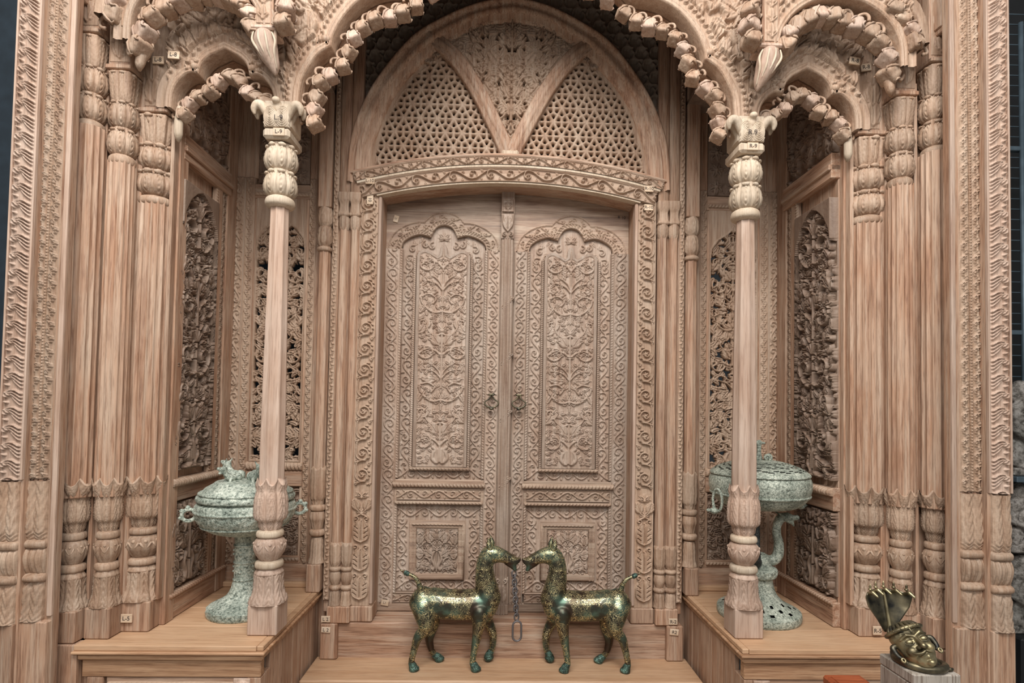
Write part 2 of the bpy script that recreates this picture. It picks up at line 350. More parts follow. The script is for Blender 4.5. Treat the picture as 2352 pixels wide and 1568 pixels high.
# ------------------------------------------------------------------ carved relief
class Rel:
    """a height field on a W x H sheet, drawn with strokes, leaves and spirals; lengths in metres"""
    def __init__(s, w, h, res):
        s.w, s.h = w, h; s.nx = int(round(w/res))+1; s.ny = int(round(h/res))+1
        s.xs = np.linspace(0, w, s.nx); s.ys = np.linspace(0, h, s.ny); s.dx = w/(s.nx-1); s.dy = h/(s.ny-1)
        s.Z = np.zeros((s.ny, s.nx)); s.sym = None; s.per = None
    def _st(s, x, y, r, hh, cut):
        i0 = max(0, int((x-r)/s.dx)); i1 = min(s.nx, int((x+r)/s.dx)+2); j0 = max(0, int((y-r)/s.dy)); j1 = min(s.ny, int((y+r)/s.dy)+2)
        if i1 <= i0 or j1 <= j0: return
        X = s.xs[i0:i1]-x; Y = s.ys[j0:j1]-y
        q = 1-(X*X)[None, :]/(r*r)-(Y*Y)[:, None]/(r*r)
        np.maximum(q, 0, out=q); b = s.Z[j0:j1, i0:i1]
        if cut: b -= np.minimum(b, hh*q)
        else: np.maximum(b, hh*np.sqrt(q), out=b)
    def st(s, x, y, r, hh, cut=False):
        s._st(x, y, r, hh, cut)
        if s.sym is not None: s._st(2*s.sym-x, y, r, hh, cut)
        if s.per:
            if x < 3*r+.01: s._st(x+s.per, y, r, hh, cut)
            if x > s.per-3*r-.01: s._st(x-s.per, y, r, hh, cut)
    def stroke(s, pts, r0, r1, h, h1=None, smooth=True, cut=False):
        P = spline(pts, 8) if smooth and len(pts) > 2 else np.array(pts, float)
        d = np.r_[0, np.cumsum(np.linalg.norm(np.diff(P, axis=0), axis=1))]
        n = max(2, int(d[-1]/max(.45*min(r0, r1), .7*s.dx))+1); t = np.linspace(0, d[-1], n)
        X = np.interp(t, d, P[:, 0]); Y = np.interp(t, d, P[:, 1]); R = np.linspace(r0, r1, n); H = np.linspace(h, h if h1 is None else h1, n)
        for x, y, r, hh in zip(X, Y, R, H): s.st(x, y, r, hh, cut)
    def leaf(s, x, y, a, L, Wd, bend=0., h=.006, vein=True):
        n = max(5, int(L/max(.3*Wd, s.dx))); px, py = [x], [y]
        for i in range(n):
            aa = a+bend*(i+.5)/n; px.append(px[-1]+cos(aa)*L/n); py.append(py[-1]+sin(aa)*L/n)
        for i in range(n+1):
            t = i/n; r = Wd*max(.12, sin(pi*min(1, .1+.9*t)**.8)); s.st(px[i], py[i], r, h*(.75+.35*t))
        if vein and Wd > 2.2*s.dx:
            for i in range(1, n): s.st(px[i], py[i], max(1.3*s.dx, .22*Wd), h*.5, True)
    def acanthus(s, x, y, a, L, Wd, h=.006, k=3):
        for i in range(k):
            t = (i+.3)/k
            for sg in (-1, 1): s.leaf(x+cos(a)*L*t*.75, y+sin(a)*L*t*.75, a+sg*(1.0-.35*t), Wd*(1.15-.5*t), Wd*.30, -sg*.9, h, False)
        s.leaf(x, y, a, L, Wd*.33, 0, h*1.1)
    def palm(s, x, y, a, R, n=5, sp=2.2, h=.006):
        for i in range(n):
            q = a+sp*((i/(n-1))-.5) if n > 1 else a; s.leaf(x, y, q, R*(1-.12*abs(i-(n-1)/2)), R*.17, .5*np.sign(i-(n-1)/2), h)
        s.st(x, y, R*.17, h*1.2)
    def flower(s, x, y, R, n=6, h=.006, a0=0):
        for i in range(n): s.leaf(x, y, a0+2*pi*i/n, R, R*.26, 0, h)
        s.st(x, y, R*.26, h*1.25)
    def spiral(s, cx, cy, R, a0, turns, sg, r0, h=.006, end='bud'):
        n = max(10, int(turns*20)); P = [(cx+R*(1-.74*i/n)*cos(a0+sg*2*pi*turns*i/n), cy+R*(1-.74*i/n)*sin(a0+sg*2*pi*turns*i/n)) for i in range(n+1)]
        s.stroke(P, r0, r0*.7, h, smooth=False)
        if end == 'flower': s.flower(cx, cy, R*.5, 5, h)
        elif end == 'leaf': s.palm(cx, cy-R*.25, a0, R*.55, 3, 1.8, h)
        elif end == 'bud': s.st(cx+R*.1*cos(a0), cy+R*.1*sin(a0), R*.3, h*1.15)
    def tile(s, n):
        Z = s.Z[:, :-1]; s.Z = np.concatenate([Z]*n + [s.Z[:, :1]], 1); s.w *= n; s.nx = s.Z.shape[1]; s.xs = np.linspace(0, s.w, s.nx)
        return s
def relief(R, org, u, v, nrm, thick=.02, field=None, bevel=True):
    """mesh of the sheet: corner ORG, axes u (sheet x) and v (sheet y), raised along NRM; FIELD > 0 keeps (pierced work); edges get real thickness"""
    org, u, v, nrm = (np.array(a, float) for a in (org, u, v, nrm))
    X, Y = np.meshgrid(R.xs, R.ys); ny, nx = R.Z.shape
    keep = np.ones((ny-1, nx-1), bool)
    if field is not None:
        fp = field > 0
        keep = fp[:-1, :-1] | fp[1:, :-1] | fp[:-1, 1:] | fp[1:, 1:]
        gy, gx = np.gradient(field, R.dy, R.dx); g2 = gx*gx+gy*gy+1e-12
        mv = (~fp); sx = np.where(mv, -field*gx/g2, 0); sy = np.where(mv, -field*gy/g2, 0)
        X = X+np.clip(sx, -R.dx, R.dx); Y = Y+np.clip(sy, -R.dy, R.dy)
    V = org + X[..., None]*u + Y[..., None]*v + (.0012+KD*R.Z[..., None])*nrm
    ids = np.arange(ny*nx).reshape(ny, nx)
    A = ids[:-1, :-1][keep]; B = ids[:-1, 1:][keep]; C = ids[1:, 1:][keep]; D = ids[1:, :-1][keep]
    F = np.stack([A, B, C, D], 1)
    E = np.concatenate([np.stack([A, B], 1), np.stack([B, C], 1), np.stack([C, D], 1), np.stack([D, A], 1)])
    key = E.min(1).astype(np.int64)*(ny*nx)+E.max(1); uq, inv, cnt = np.unique(key, return_inverse=True, return_counts=True)
    bd = E[cnt[inv] == 1]
    Vf = V.reshape(-1, 3); used = np.unique(np.concatenate([F.ravel()])); bv = np.unique(bd)
    mp = np.full(ny*nx, -1); mp[used] = np.arange(len(used)); m2 = np.full(ny*nx, -1); m2[bv] = len(used)+np.arange(len(bv))
    base = org + X.reshape(-1, 1)[bv]*u + Y.reshape(-1, 1)[bv]*v - thick*nrm
    VV = np.concatenate([Vf[used], base]); FF = np.concatenate([mp[F], np.stack([mp[bd[:, 1]], mp[bd[:, 0]], m2[bd[:, 0]], m2[bd[:, 1]]], 1)])
    if np.dot(np.cross(u, v), nrm) < 0: FF = FF[:, ::-1].copy()
    return VV, FF
KD = 1.85      # all carving is this much deeper than drawn
UX, UZ, UY, FR = (1, 0, 0), (0, 0, 1), (0, 1, 0), (0, -1, 0)

# band ornaments, one period drawn and repeated
def band_vine(length, width, per, res=.003, h=.006, flower='leaf', edge=True):
    n = max(1, int(round(length/per/2))); p = length/n
    R = Rel(p, width, res); R.per = p; c = width/2; a = width*.30
    R.stroke([(p*t, c-a*cos(2*pi*t)) for t in np.linspace(0, 1, 13)], width*.055, width*.055, h)
    for sg, x in ((1, p*.0), (1, p), (-1, p*.5)):
        r = min(width*.34, p*.21)
        R.spiral(x, c+sg*width*.05, r, -sg*pi/2+.2, .95, 1, width*.05, h, None)
        R.palm(x-r*.1, c-sg*width*.02, sg*pi/2+.3, r*.62, 3, 1.9, h*1.05)
    for sg, x in ((1, p*.25), (-1, p*.75)):
        for k in (-1, 1): R.leaf(x+k*p*.03, c+k*width*.2, (pi/2-.2*sg)*k+.5, width*.24, width*.07, .8*k, h)
    if edge: R.Z[:max(1, int(.07*R.ny))] = h*.8; R.Z[-max(1, int(.07*R.ny)):] = h*.8
    return R.tile(n)
def band_scroll(length, width, per, res=.003, h=.008):
    """big running scroll of curling leaves (door posts)"""
    n = max(1, int(round(length/per))); p = length/n
    R = Rel(p, width, res); R.per = p; c = width*.5
    r = min(p*.40, width*.36)
    R.spiral(p*.5, c, r, pi*.9, 1.15, -1, width*.06, h, None)
    R.flower(p*.5, c, r*.48, 5, h*1.05, .4)
    R.stroke([(p*.5+r*cos(t), c+r*sin(t)) for t in np.linspace(pi*.9, pi*1.55, 7)]+[(p*1.06, c-width*.28), (p*1.18, c+width*.1)], width*.06, width*.05, h)
    for q in range(5):
        t = pi*.1+q*.55; R.leaf(p*.5+r*1.02*cos(t), c+r*1.02*sin(t), t+1.1, r*.5, r*.15, .7, h)
    for x, y, a in ((p*.02, c+width*.27, 2.2), (p*.02, c-width*.30, -.9), (p*.95, c+width*.33, .3), (p*.1, c-width*.36, .4)): R.leaf(x, y, a, width*.22, width*.07, .9, h)
    return R.tile(n)
def band_rope(length, width, per, res=.003, h=.005, slant=.6):
    n = max(1, int(round(length/per))); p = length/n
    R = Rel(p, width, min(res, p/6)); X, Y = np.meshgrid(R.xs/p, R.ys/width)
    ph = (X+slant*(Y-.5)) % 1
    R.Z = h*np.sqrt(np.clip(1-(2*Y-1)**2, 0, 1))*(.35+.65*np.abs(np.sin(pi*ph))**.6)
    return R.tile(n)
def band_leafcurl(length, width, per, res=.003, h=.008):
    """slanting acanthus fronds with a small curl at the outer end"""
    n = max(1, int(round(length/per))); p = length/n
    R = Rel(p, width, res); R.per = p
    for k in range(4):
        t = k/4.
        R.stroke([(p*(.95-.22*k), width*.10), (p*(1.12-.20*k), width*.36), (p*(1.14-.12*k), width*(.60-.02*k)), (p*(1.0-.02*k), width*(.78-.05*k))], width*.045, width*.028, h*(1-.12*k))
    R.stroke([(p*.85, width*.70), (p*1.02, width*.86), (p*.80, width*.90), (p*.76, width*.80)], width*.05, width*.04, h)
    R.leaf(p*.42, width*.74, 1.2, width*.22, width*.06, 0, h)
    return R.tile(n)
def band_sprig(length, width, per, res=.003, h=.006):
    n = max(1, int(round(length/per))); p = length/n
    R = Rel(p, width, res); R.per = p; c = width*.5
    R.stroke([(0, c), (p*.5, c+width*.12), (p, c)], width*.05, width*.05, h*.8)
    for x, sg in ((p*.25, 1), (p*.75, -1)):
        R.spiral(x, c+sg*width*.16, width*.22, -sg*pi/2, .8, sg, width*.06, h, 'bud')
        R.leaf(x-p*.1, c, sg*1.9, width*.42, width*.09, -.8*sg, h); R.leaf(x+p*.12, c, -sg*1.2, width*.36, width*.09, .8*sg, h)
    return R.tile(n)
def tree_panel(w, h, res, ht, kind=0, seed=1):
    """symmetrical vase and tree of life"""
    rr = random.Random(seed); R = Rel(w, h, res); c = w/2; R.sym = c; s = w
    R.stroke([(c, .12*s), (c, h*.97)], .028*s, .016*s, ht*.9, smooth=False)
    # vase
    R.stroke([(c+.12*s, .03*s), (c+.05*s, .08*s), (c+.13*s, .17*s), (c+.11*s, .27*s), (c+.07*s, .32*s), (c+.12*s, .37*s)], .04*s, .035*s, ht)
    R.stroke([(c+.05*s, .12*s), (c+.04*s, .32*s)], .05*s, .05*s, ht*.9); R.stroke([(c, .03*s), (c+.2*s, .03*s)], .025*s, .025*s, ht)
    y = .40*s; k = 0; step = .40*s
    while y < h-.22*s:
        q = k % 4; m = min(1, (h-y)/(.5*s))
        if q == 0:   # pair of big scrolls with flowers
            R.stroke([(c, y), (c+.10*s, y+.10*s), (c+.26*s, y+.14*s), (c+.40*s, y+.06*s)], .026*s, .02*s, ht)
            R.spiral(c+.27*s, y+.10*s, .17*s, .6, 1.2, -1, .024*s, ht, 'flower')
            R.acanthus(c+.06*s, y+.22*s, 1.0, .22*s, .15*s, ht)
        elif q == 1:  # palmette and drooping leaves
            R.palm(c, y+.06*s, pi/2, .17*s, 7, 3.0, ht*1.05)
            R.stroke([(c, y+.02*s), (c+.14*s, y-.02*s), (c+.26*s, y+.10*s), (c+.22*s, y+.24*s)], .024*s, .018*s, ht)
            R.spiral(c+.33*s, y+.2*s, .115*s, pi, 1.1, 1, .02*s, ht, 'flower')
            R.acanthus(c+.42*s, y+.02*s, 2.2, .2*s, .12*s, ht)
        elif q == 2:  # heart scrolls
            R.stroke([(c, y+.02*s), (c+.16*s, y+.0*s), (c+.34*s, y+.13*s), (c+.38*s, y+.27*s), (c+.24*s, y+.33*s), (c+.12*s, y+.25*s), (c+.17*s, y+.16*s)], .026*s, .018*s, ht)
            R.palm(c+.22*s, y+.17*s, 1.2, .1*s, 5, 2.6, ht); R.leaf(c+.40*s, y+.0*s, 1.9, .2*s, .045*s, .6, ht)
        else:        # tulips on stems
            for a, L in ((.55, .34), (1.0, .30)):
                x1, y1 = c+cos(a)*L*s, y+sin(a)*L*s
                R.stroke([(c, y), (c+.5*cos(a+.25)*L*s, y+.5*sin(a+.25)*L*s), (x1, y1)], .018*s, .014*s, ht)
                for d in (-.5, 0, .5): R.leaf(x1, y1, a+d, .11*s, .028*s, -d, ht)
            R.acanthus(c+.1*s, y-.02*s, .1, .3*s, .11*s, ht)
        for _ in range(4):
            a = rr.uniform(0, 6.28); x1 = c+rr.uniform(.1, .45)*s; y1 = y+rr.uniform(0, .38)*s
            b = R.Z[min(R.ny-1, int(y1/R.dy)), min(R.nx-1, int(x1/R.dx))]
            if b < ht*.4: R.leaf(x1, y1, a, .10*s, .032*s, rr.uniform(-1.2, 1.2), ht*.9)
        y += step; k += 1
    return R
def fill_leaves(R, n, ht, L, seed=3, margin=.0):
    rr = random.Random(seed)
    for _ in range(n):
        x = rr.uniform(margin, (R.sym if R.sym is not None else R.w)-margin); y = rr.uniform(margin, R.h-margin)
        if R.Z[min(R.ny-1, int(y/R.dy)), min(R.nx-1, int(x/R.dx))] > ht*.35: continue
        R.leaf(x, y, rr.uniform(0, 6.28), L*rr.uniform(.7, 1.3), L*rr.uniform(.22, .34), rr.uniform(-1.6, 1.6), ht*rr.uniform(.7, 1.1))
def sdf_poly(X, Y, poly):
    """signed distance, positive inside"""
    P = np.asarray(poly, float); d = np.full(X.shape, 1e9); ins = np.zeros(X.shape, bool)
    for i in range(len(P)):
        a, b = P[i-1], P[i]; e = b-a; L2 = e@e+1e-15
        t = np.clip(((X-a[0])*e[0]+(Y-a[1])*e[1])/L2, 0, 1)
        d = np.minimum(d, (X-a[0]-t*e[0])**2+(Y-a[1]-t*e[1])**2)
        c = ((a[1] > Y) != (b[1] > Y)) & (X < (b[0]-a[0])*(Y-a[1])/(b[1]-a[1]+1e-15)+a[0]); ins ^= c
    return np.where(ins, 1, -1)*np.sqrt(d)
def mir(half):
    """half outline given from x = 0 outwards -> full, from -x to +x"""
    h = np.asarray(half, float); l = h[::-1].copy(); l[:, 0] *= -1
    return np.concatenate([l, h[1:]])
def bandZ(geo_org, length, width, R, y, vertical=True):
    """place a band relief on the front face at depth y: vertical (sheet x up) or horizontal"""
    if vertical: return relief(R, (geo_org[0], y, geo_org[1]), UZ, UX, FR, .012)
    return relief(R, (geo_org[0], y, geo_org[1]), UX, UZ, FR, .012)

# ================================================================== SETTING
def struct(name, geo, mat):
    o = solo(name, geo, mat, None, None, kind='structure'); return o
struct('floor', box(-9, 9, -6, 7, -.06, 0, .01), 'floor')
struct('wall_left', box(-8, -2.16, 3.55, 3.65, 0, 7, .01), 'navy')
struct('wall_right', box(2.20, 8, 3.75, 3.85, 0, 7, .01), 'black')
struct('wall_back_left', box(-2.3, 0, 4.3, 4.4, 0, 7, .01), 'navy')
struct('wall_back_right', box(0, 2.6, 4.3, 4.4, 0, 7, .01), 'bluegrey')  # pale colour stands in for bluish light on this wall
struct('ceiling', box(-2.05, 2.05, 2.42, 3.42, 4.32, 4.37, .01), 'wh')

# ================================================================== DOOR
DX, JY, DY = -.008, 3.13, 3.29
door = thing('door_leaf', 'carved teak door leaf with trefoil arched panel, behind the chain hanging from the horse', 'door', (DX, DY, .40), 'carved double door leaves')
# local frame: x from the centre of the door, left leaf negative
def dX(x): return DX+x
part('backboard', box(dX(-.742), dX(-.006), DY+.034, DY+.06, .403, 2.95), 'door', door)
# stiles
zS0, zS1 = .455, 2.575
part('outer_stile', relief(band_vine(zS1-zS0, .092, .075, .0028, .0055), (dX(-.742), DY, zS0), UZ, UX, FR, .03), 'door', door, True)
part('inner_stile', relief(band_vine(zS1-zS0, .078, .075, .0028, .0055), (dX(-.122), DY, zS0), UZ, UX, FR, .03), 'door', door, True)
part('stile_edge', box(dX(-.044), dX(-.012), DY-.004, DY+.03, .403, 2.60), 'door', door)
for x in (-.652, -.138): part('rope_moulding', relief(band_rope(zS1-1.19, .018, .016, .0028, .006), (dX(x-.002), DY+.002, 1.19), UZ, UX, FR, .03), 'door', door, True)
for x in (-.652, -.138): part('rope_moulding', relief(band_rope(.53, .018, .016, .0028, .006), (dX(x-.002), DY+.002, .51), UZ, UX, FR, .03), 'door', door, True)
# bottom rail
part('bottom_rail', box(dX(-.742), dX(-.012), DY-.004, DY+.03, .403, .455), 'doorh', door)
part('bottom_rail_carving', relief(band_vine(.515, .055, .075, .0028, .005), (dX(-.65), DY, .457), UX, UZ, FR, .03), 'doorh', door, True)
# middle rail
mr = part('middle_rail', box(dX(-.66), dX(-.118), DY-.006, DY+.03, 1.035, 1.185, .006), 'doorh', door)
part('rail_carving', relief(band_vine(.50, .066, .085, .0026, .006), (dX(-.64), DY-.006, 1.066), UX, UZ, FR, .004), 'doorh', mr, True)
def hmould(x0, x1, z, hgt, y, dep): return relief(band_rope(x1-x0, hgt, .021, .0028, dep), (x0, y, z), UX, UZ, FR, .02)
part('rope_moulding', hmould(dX(-.665), dX(-.113), 1.137, .032, DY-.006, .014), 'doorh', mr, True)
part('rope_moulding', hmould(dX(-.65), dX(-.128), 1.036, .022, DY-.006, .010), 'doorh', mr, True)
# top rail with trefoil opening
TC = -.39
tre = mir(lobes([(0, 2.727), (.035, 2.718), (.062, 2.69), (.08, 2.648)], [(.08, 2.648), (.14, 2.664), (.20, 2.648), (.245, 2.615), (.258, 2.575)]))
R = Rel(.73, .37, .003); X, Y = np.meshgrid(R.xs, R.ys); X = X-.742-TC; Y = Y+2.575
poly = np.concatenate([tre, [(.258, 2.3), (-.258, 2.3)]])
sd = -sdf_poly(X, Y, poly)
R.Z = .003*np.clip(1-np.abs(sd-.006)/.006, 0, 1) + .006*((sd > .026) & (sd < .031)) + .005*((sd > .072) & (sd < .078))
seg = np.r_[0, np.cumsum(np.linalg.norm(np.diff(tre, axis=0), axis=1))]
def along(off, t):
    i = np.interp(t, seg, tre[:, 0]), np.interp(t, seg, tre[:, 1]); e = .004
    a = np.interp(t-e, seg, tre[:, 0]), np.interp(t-e, seg, tre[:, 1]); b = np.interp(t+e, seg, tre[:, 0]), np.interp(t+e, seg, tre[:, 1])
    d = np.array([b[0]-a[0], b[1]-a[1]]); d /= np.linalg.norm(d)+1e-9
    return i[0]-d[1]*off+.742+TC, i[1]+d[0]*off-2.575, atan2(d[1], d[0])
for k in range(int(seg[-1]/.016)):
    x, y, a = along(.017, .008+k*.016); R.stroke([(x-.004*sin(a)+.003*cos(a), y+.004*cos(a)+.003*sin(a)), (x+.004*sin(a)-.003*cos(a), y-.004*cos(a)-.003*sin(a))], .005, .005, .006, smooth=False)
for k in range(int(seg[-1]/.04)):
    x, y, a = along(.05, .02+k*.04); R.spiral(x, y, .014, a+pi, .9, 1 if k % 2 else -1, .0035, .006, 'bud'); R.leaf(x+.014*cos(a), y+.014*sin(a), a+(.9 if k % 2 else -.9), .024, .006, 0, .006)
part('top_rail', relief(R, (dX(-.742), DY, 2.575), UX, UZ, FR, .03, sd), 'doorh', door, True)
# recessed border of the upper panel
def border(w, h, bw, res, ht, top=True):
    R = Rel(w, h, res)
    B = band_vine(h, bw, .085, res, ht, edge=False); n = min(R.ny, B.nx)
    R.Z[:n, :B.ny] = B.Z.T[:n]; R.Z[:n, -B.ny:] = B.Z.T[:n, ::-1]
    B2 = band_vine(w, bw, .085, res, ht, edge=False); m = min(R.nx, B2.nx)
    R.Z[:B2.ny, :m] = B2.Z[:, :m]
    if top: R.Z[-B2.ny:, :m] = B2.Z[::-1, :m]
    return R
R = border(.50, 1.55, .085, .0028, .006, False)
R.sym = .25; y0 = 1.40-.0
R.Z[int(1.33/R.dy):, :] = 0
for a, x, y in ((.5, .10, 1.36), (1.2, .06, 1.40), (2.0, .14, 1.43), (.9, .04, 1.34), (1.6, .18, 1.42)): R.spiral(x, y, .024, a, 1., 1, .006, .006, 'flower')
R.palm(.25, 1.465, pi/2, .055, 7, 3.4, .007); fill_leaves(R, 60, .006, .03, 5)
part('upper_border', relief(R, (dX(-.64), DY+.022, 1.18), UX, UZ, FR, .01), 'door', door, True)
# raised centre panel with ogee finger top
og = [(-.161, 1.262), (-.161, 2.535), (-.15, 2.558), (-.128, 2.57), (-.106, 2.572), (-.07, 2.556), (-.036, 2.534), (-.022, 2.545), (-.02, 2.58), (-.011, 2.602), (0, 2.607)]
ogf = np.array(og + [(-x, z) for x, z in og[::-1][1:]])
pw, ph = .334, 1.36
R = tree_panel(pw, ph, .0024, .0075, 0, 2)
X, Y = np.meshgrid(R.xs, R.ys); sd = sdf_poly(X-pw/2, Y+1.255, ogf)
R.sym = pw/2; fill_leaves(R, 420, .0075, .03, 9)
R.Z *= np.clip((sd-.018)/.004, 0, 1)
part('upper_panel', relief(R, (dX(TC-pw/2), DY-.002, 1.255), UX, UZ, FR, .03, sd), 'door', door, True)
part('panel_moulding', sweepXZ(ogf+np.array([dX(TC), 0]), [(-.022, DY+.02), (-.021, DY-.002), (-.013, DY-.012), (-.008, DY-.004), (-.003, DY-.010), (.001, DY-.004), (.002, DY+.004)]), 'door', door, True)
for x in (TC-.182, TC+.164): part('rope_moulding', relief(band_rope(1.27, .016, .013, .0026, .006), (dX(x), DY+.004, 1.255), UZ, UX, FR, .03), 'door', door, True)
part('rope_moulding', hmould(dX(TC-.18), dX(TC+.18), 1.238, .022, DY+.004, .012), 'doorh', door, True)
# lower panel
R = border(.51, .515, .08, .0028, .006)
part('lower_border', relief(R, (dX(-.645), DY+.020, .515), UX, UZ, FR, .01), 'door', door, True)
lx0, lx1, lz0, lz1 = -.556, -.232, .592, .935
sq = np.array([(lx0, lz0), (lx0, lz1), (lx1, lz1), (lx1, lz0), (lx0, lz0)]) + np.array([DX, 0])
fr = part('lower_panel_frame', sweepXZ(sq[::-1], [(-.004, DY+.03), (-.002, DY-.004), (.008, DY-.012), (.018, DY-.006), (.03, DY-.010), (.042, DY+.004), (.044, DY+.02)]), 'doorh', door, True)
for k, (a, b_) in enumerate(((lx0, lx1),)): part('rope_moulding', hmould(dX(a+.01), dX(b_-.01), lz1-.022, .014, DY-.006, .006), 'doorh', fr, True)
R = Rel(.244, .26, .0024); R.sym = .122; h = .0085
R.stroke([(.122, .01), (.122, .25)], .006, .004, h, smooth=False)
R.stroke([(.142, .02), (.132, .04), (.15, .08), (.14, .12)], .012, .008, h); R.palm(.122, .13, pi/2, .05, 5, 2.4, h)
for x, y, r, a, sg in ((.185, .15, .036, 2.6, -1), (.19, .06, .032, 1.5, 1), (.17, .215, .03, 4., 1), (.225, .215, .02, 3., -1), (.225, .10, .02, 2., 1)): R.spiral(x, y, r, a, 1.1, sg, .0065, h, 'flower')
for x, y, a in ((.15, .1, .6), (.16, .18, 1.4), (.2, .11, .2), (.23, .02, 2.0), (.16, .03, .3), (.23, .17, 1.8), (.135, .2, .8)): R.acanthus(x, y, a, .05, .04, h)
fill_leaves(R, 90, h, .026, 4)
part('lower_panel', relief(R, (dX(-.516), DY+.004, .632), UX, UZ, FR, .02), 'door', door, True)
# ring handle
def handle(x):
    z = 1.70; y = DY-.012
    hd = thing_handle = part('ring_handle', tube(spline([(x-.005, y-.02, z-.002), (x-.009, y-.022, z-.018), (x-.022, y-.023, z-.032), (x-.039, y-.024, z-.044), (x-.038, y-.026, z-.060), (x-.020, y-.027, z-.074), (x, y-.027, z-.078), (x+.020, y-.027, z-.074), (x+.038, y-.026, z-.060), (x+.039, y-.024, z-.044), (x+.022, y-.023, z-.032), (x+.009, y-.022, z-.018), (x+.005, y-.02, z-.002)], 5), [.0035, .004, .005, .0062, .005, .004, .0035], 8), 'brassd', door, True, 'aged brass ring handle')
    part('pivot', tube([(x-.013, y-.018, z), (x+.013, y-.018, z)], .007, 10, round_caps=True), 'brassd', hd, True)
    part('knocker_boss', ellipsoid((x, y-.030, z-.085), (.014, .008, .009), 12), 'brassd', hd, True)
    part('staple', box(x-.006, x+.006, y-.016, y+.014, z-.006, z+.006, .002), 'brassd', hd)
handle(dX(-.084))
door_r = copy_tree(door, (DX-.004, DY, .40), True, 'carved teak door leaf with trefoil arched panel, behind the horse facing left without a chain')
# mirrored about the door's centre
# fluted meeting post
mp_ = thing('door_meeting_post', 'slim fluted centre post covering the gap between the two door leaves', 'post', (DX-.005, DY-.03, .37))
px = DX-.005
R = Rel(.078, 2.33, .0026); X, Y = np.meshgrid(R.xs, R.ys)
R.Z = .014*np.sqrt(np.clip(1-((X-.039)/.0392)**2, 0, 1)) - .004*np.abs(np.cos(pi*X/.0156))**3*np.clip(1-((X-.039)/.036)**4, 0, 1)
part('fluted_shaft', relief(R, (px-.039, DY-.022, .40), UX, UZ, FR, .006), 'door', mp_, True)
for z in (1.12, 1.52, 1.86, 2.2):
    R2 = Rel(.10, .10, .0026)
    for k in range(4): R2.leaf(.02+.014*k, .02+.017*k, .25, .04, .008, .5, .007); R2.leaf(.02+.014*k, .02+.017*k, 1.3, .035, .008, -.4, .007)
    X, Y = np.meshgrid(R2.xs, R2.ys)
    part('twisted_leaf_band', relief(R2, (px-.045, DY-.034, z), UX, UZ, FR, .012, R2.Z-.0012), 'door', mp_, True)
part('top_block', box(px-.04, px+.04, DY-.045, DY-.014, 2.79, 2.93, .004), 'door', mp_)
R = Rel(.07, .075, .0024); R.flower(.035, .0375, .03, 8, .006); R.Z[:2] = R.Z[-2:] = .006; R.Z[:, :2] = R.Z[:, -2:] = .006
part('rosette', relief(R, (px-.035, DY-.045, 2.80), UX, UZ, FR, .005), 'door', mp_, True)
R = Rel(.078, .15, .0024); R.sym = .039
R.stroke([(.07, .14), (.066, .08), (.039, .04)], .005, .004, .009); R.acanthus(.039, .05, pi/2, .085, .045, .009); R.spiral(.057, .022, .014, pi/2, 1.1, -1, .005, .009); R.Z += .002
part('leaf_bracket', relief(R, (px-.039, DY-.040, 2.64), UX, UZ, FR, .02), 'door', mp_, True)
R = Rel(.078, .16, .0028); R.sym = .039; R.acanthus(.039, .01, pi/2, .12, .05, .008); R.spiral(.058, .14, .014, -pi/2, 1., 1, .005, .008)
part('leaf_foot', relief(R, (px-.039, DY-.036, .46), UX, UZ, FR, .02), 'door', mp_, True)
part('foot_block', box(px-.041, px+.041, DY-.045, DY-.014, .40, .46, .004), 'door', mp_)

# jambs
def jamb():
    t = thing('door_jamb', 'carved door jamb with running leaf scrolls, left of the double door', 'door jamb', (DX-.80, JY, .40), 'scroll carved door jambs')
    x0, x1 = DX-.862, DX-.742
    part('post', box(x0, x1+.004, JY+.004, DY+.04, .402, 2.86, .006), 'wv', t)
    part('edge_bead', box(x1-.012, x1+.006, JY-.008, JY+.05, .50, 2.83, .005), 'rose', t)
    part('scroll_band', relief(band_scroll(1.67, .104, .118, .0026, .009), (x0+.002, JY-.002, 1.17), UZ, UX, FR, .012), 'carve', t, True)
    R = Rel(.106, .68, .0026); R.sym = .053; h = .009
    for k, y in enumerate((.04, .20, .36)):
        R.acanthus(.053, y, pi/2, .12, .07, h); R.spiral(.082, y+.13, .017, -pi/2, 1.1, -1, .005, h); R.stroke([(.053, y), (.09, y+.02), (.096, y+.07), (.078, y+.11)], .006, .005, h)
        for q in (.02, .045, .07): R.leaf(.07, y+q, .9, .03, .007, -.5, h)
    R.palm(.053, .52, pi/2, .05, 7, 3.2, h); R.palm(.053, .61, pi/2, .05, 5, 2.4, h); R.stroke([(.02, .50), (.053, .515), (.086, .50)], .006, .006, h); R.acanthus(.03, .54, 1.9, .06, .04, h)
    part('leaf_stack', relief(R, (x0+.002, JY-.002, .49), UX, UZ, FR, .012), 'carve', t, True)
    part('foot_block', box(x0-.004, x1+.008, JY-.012, JY+.1, .402, .49, .006), 'wv', t)
    return t
jl = jamb(); copy_tree(jl, (DX+.80, JY, .40), True, 'carved door jamb with running leaf scrolls, right of the double door')

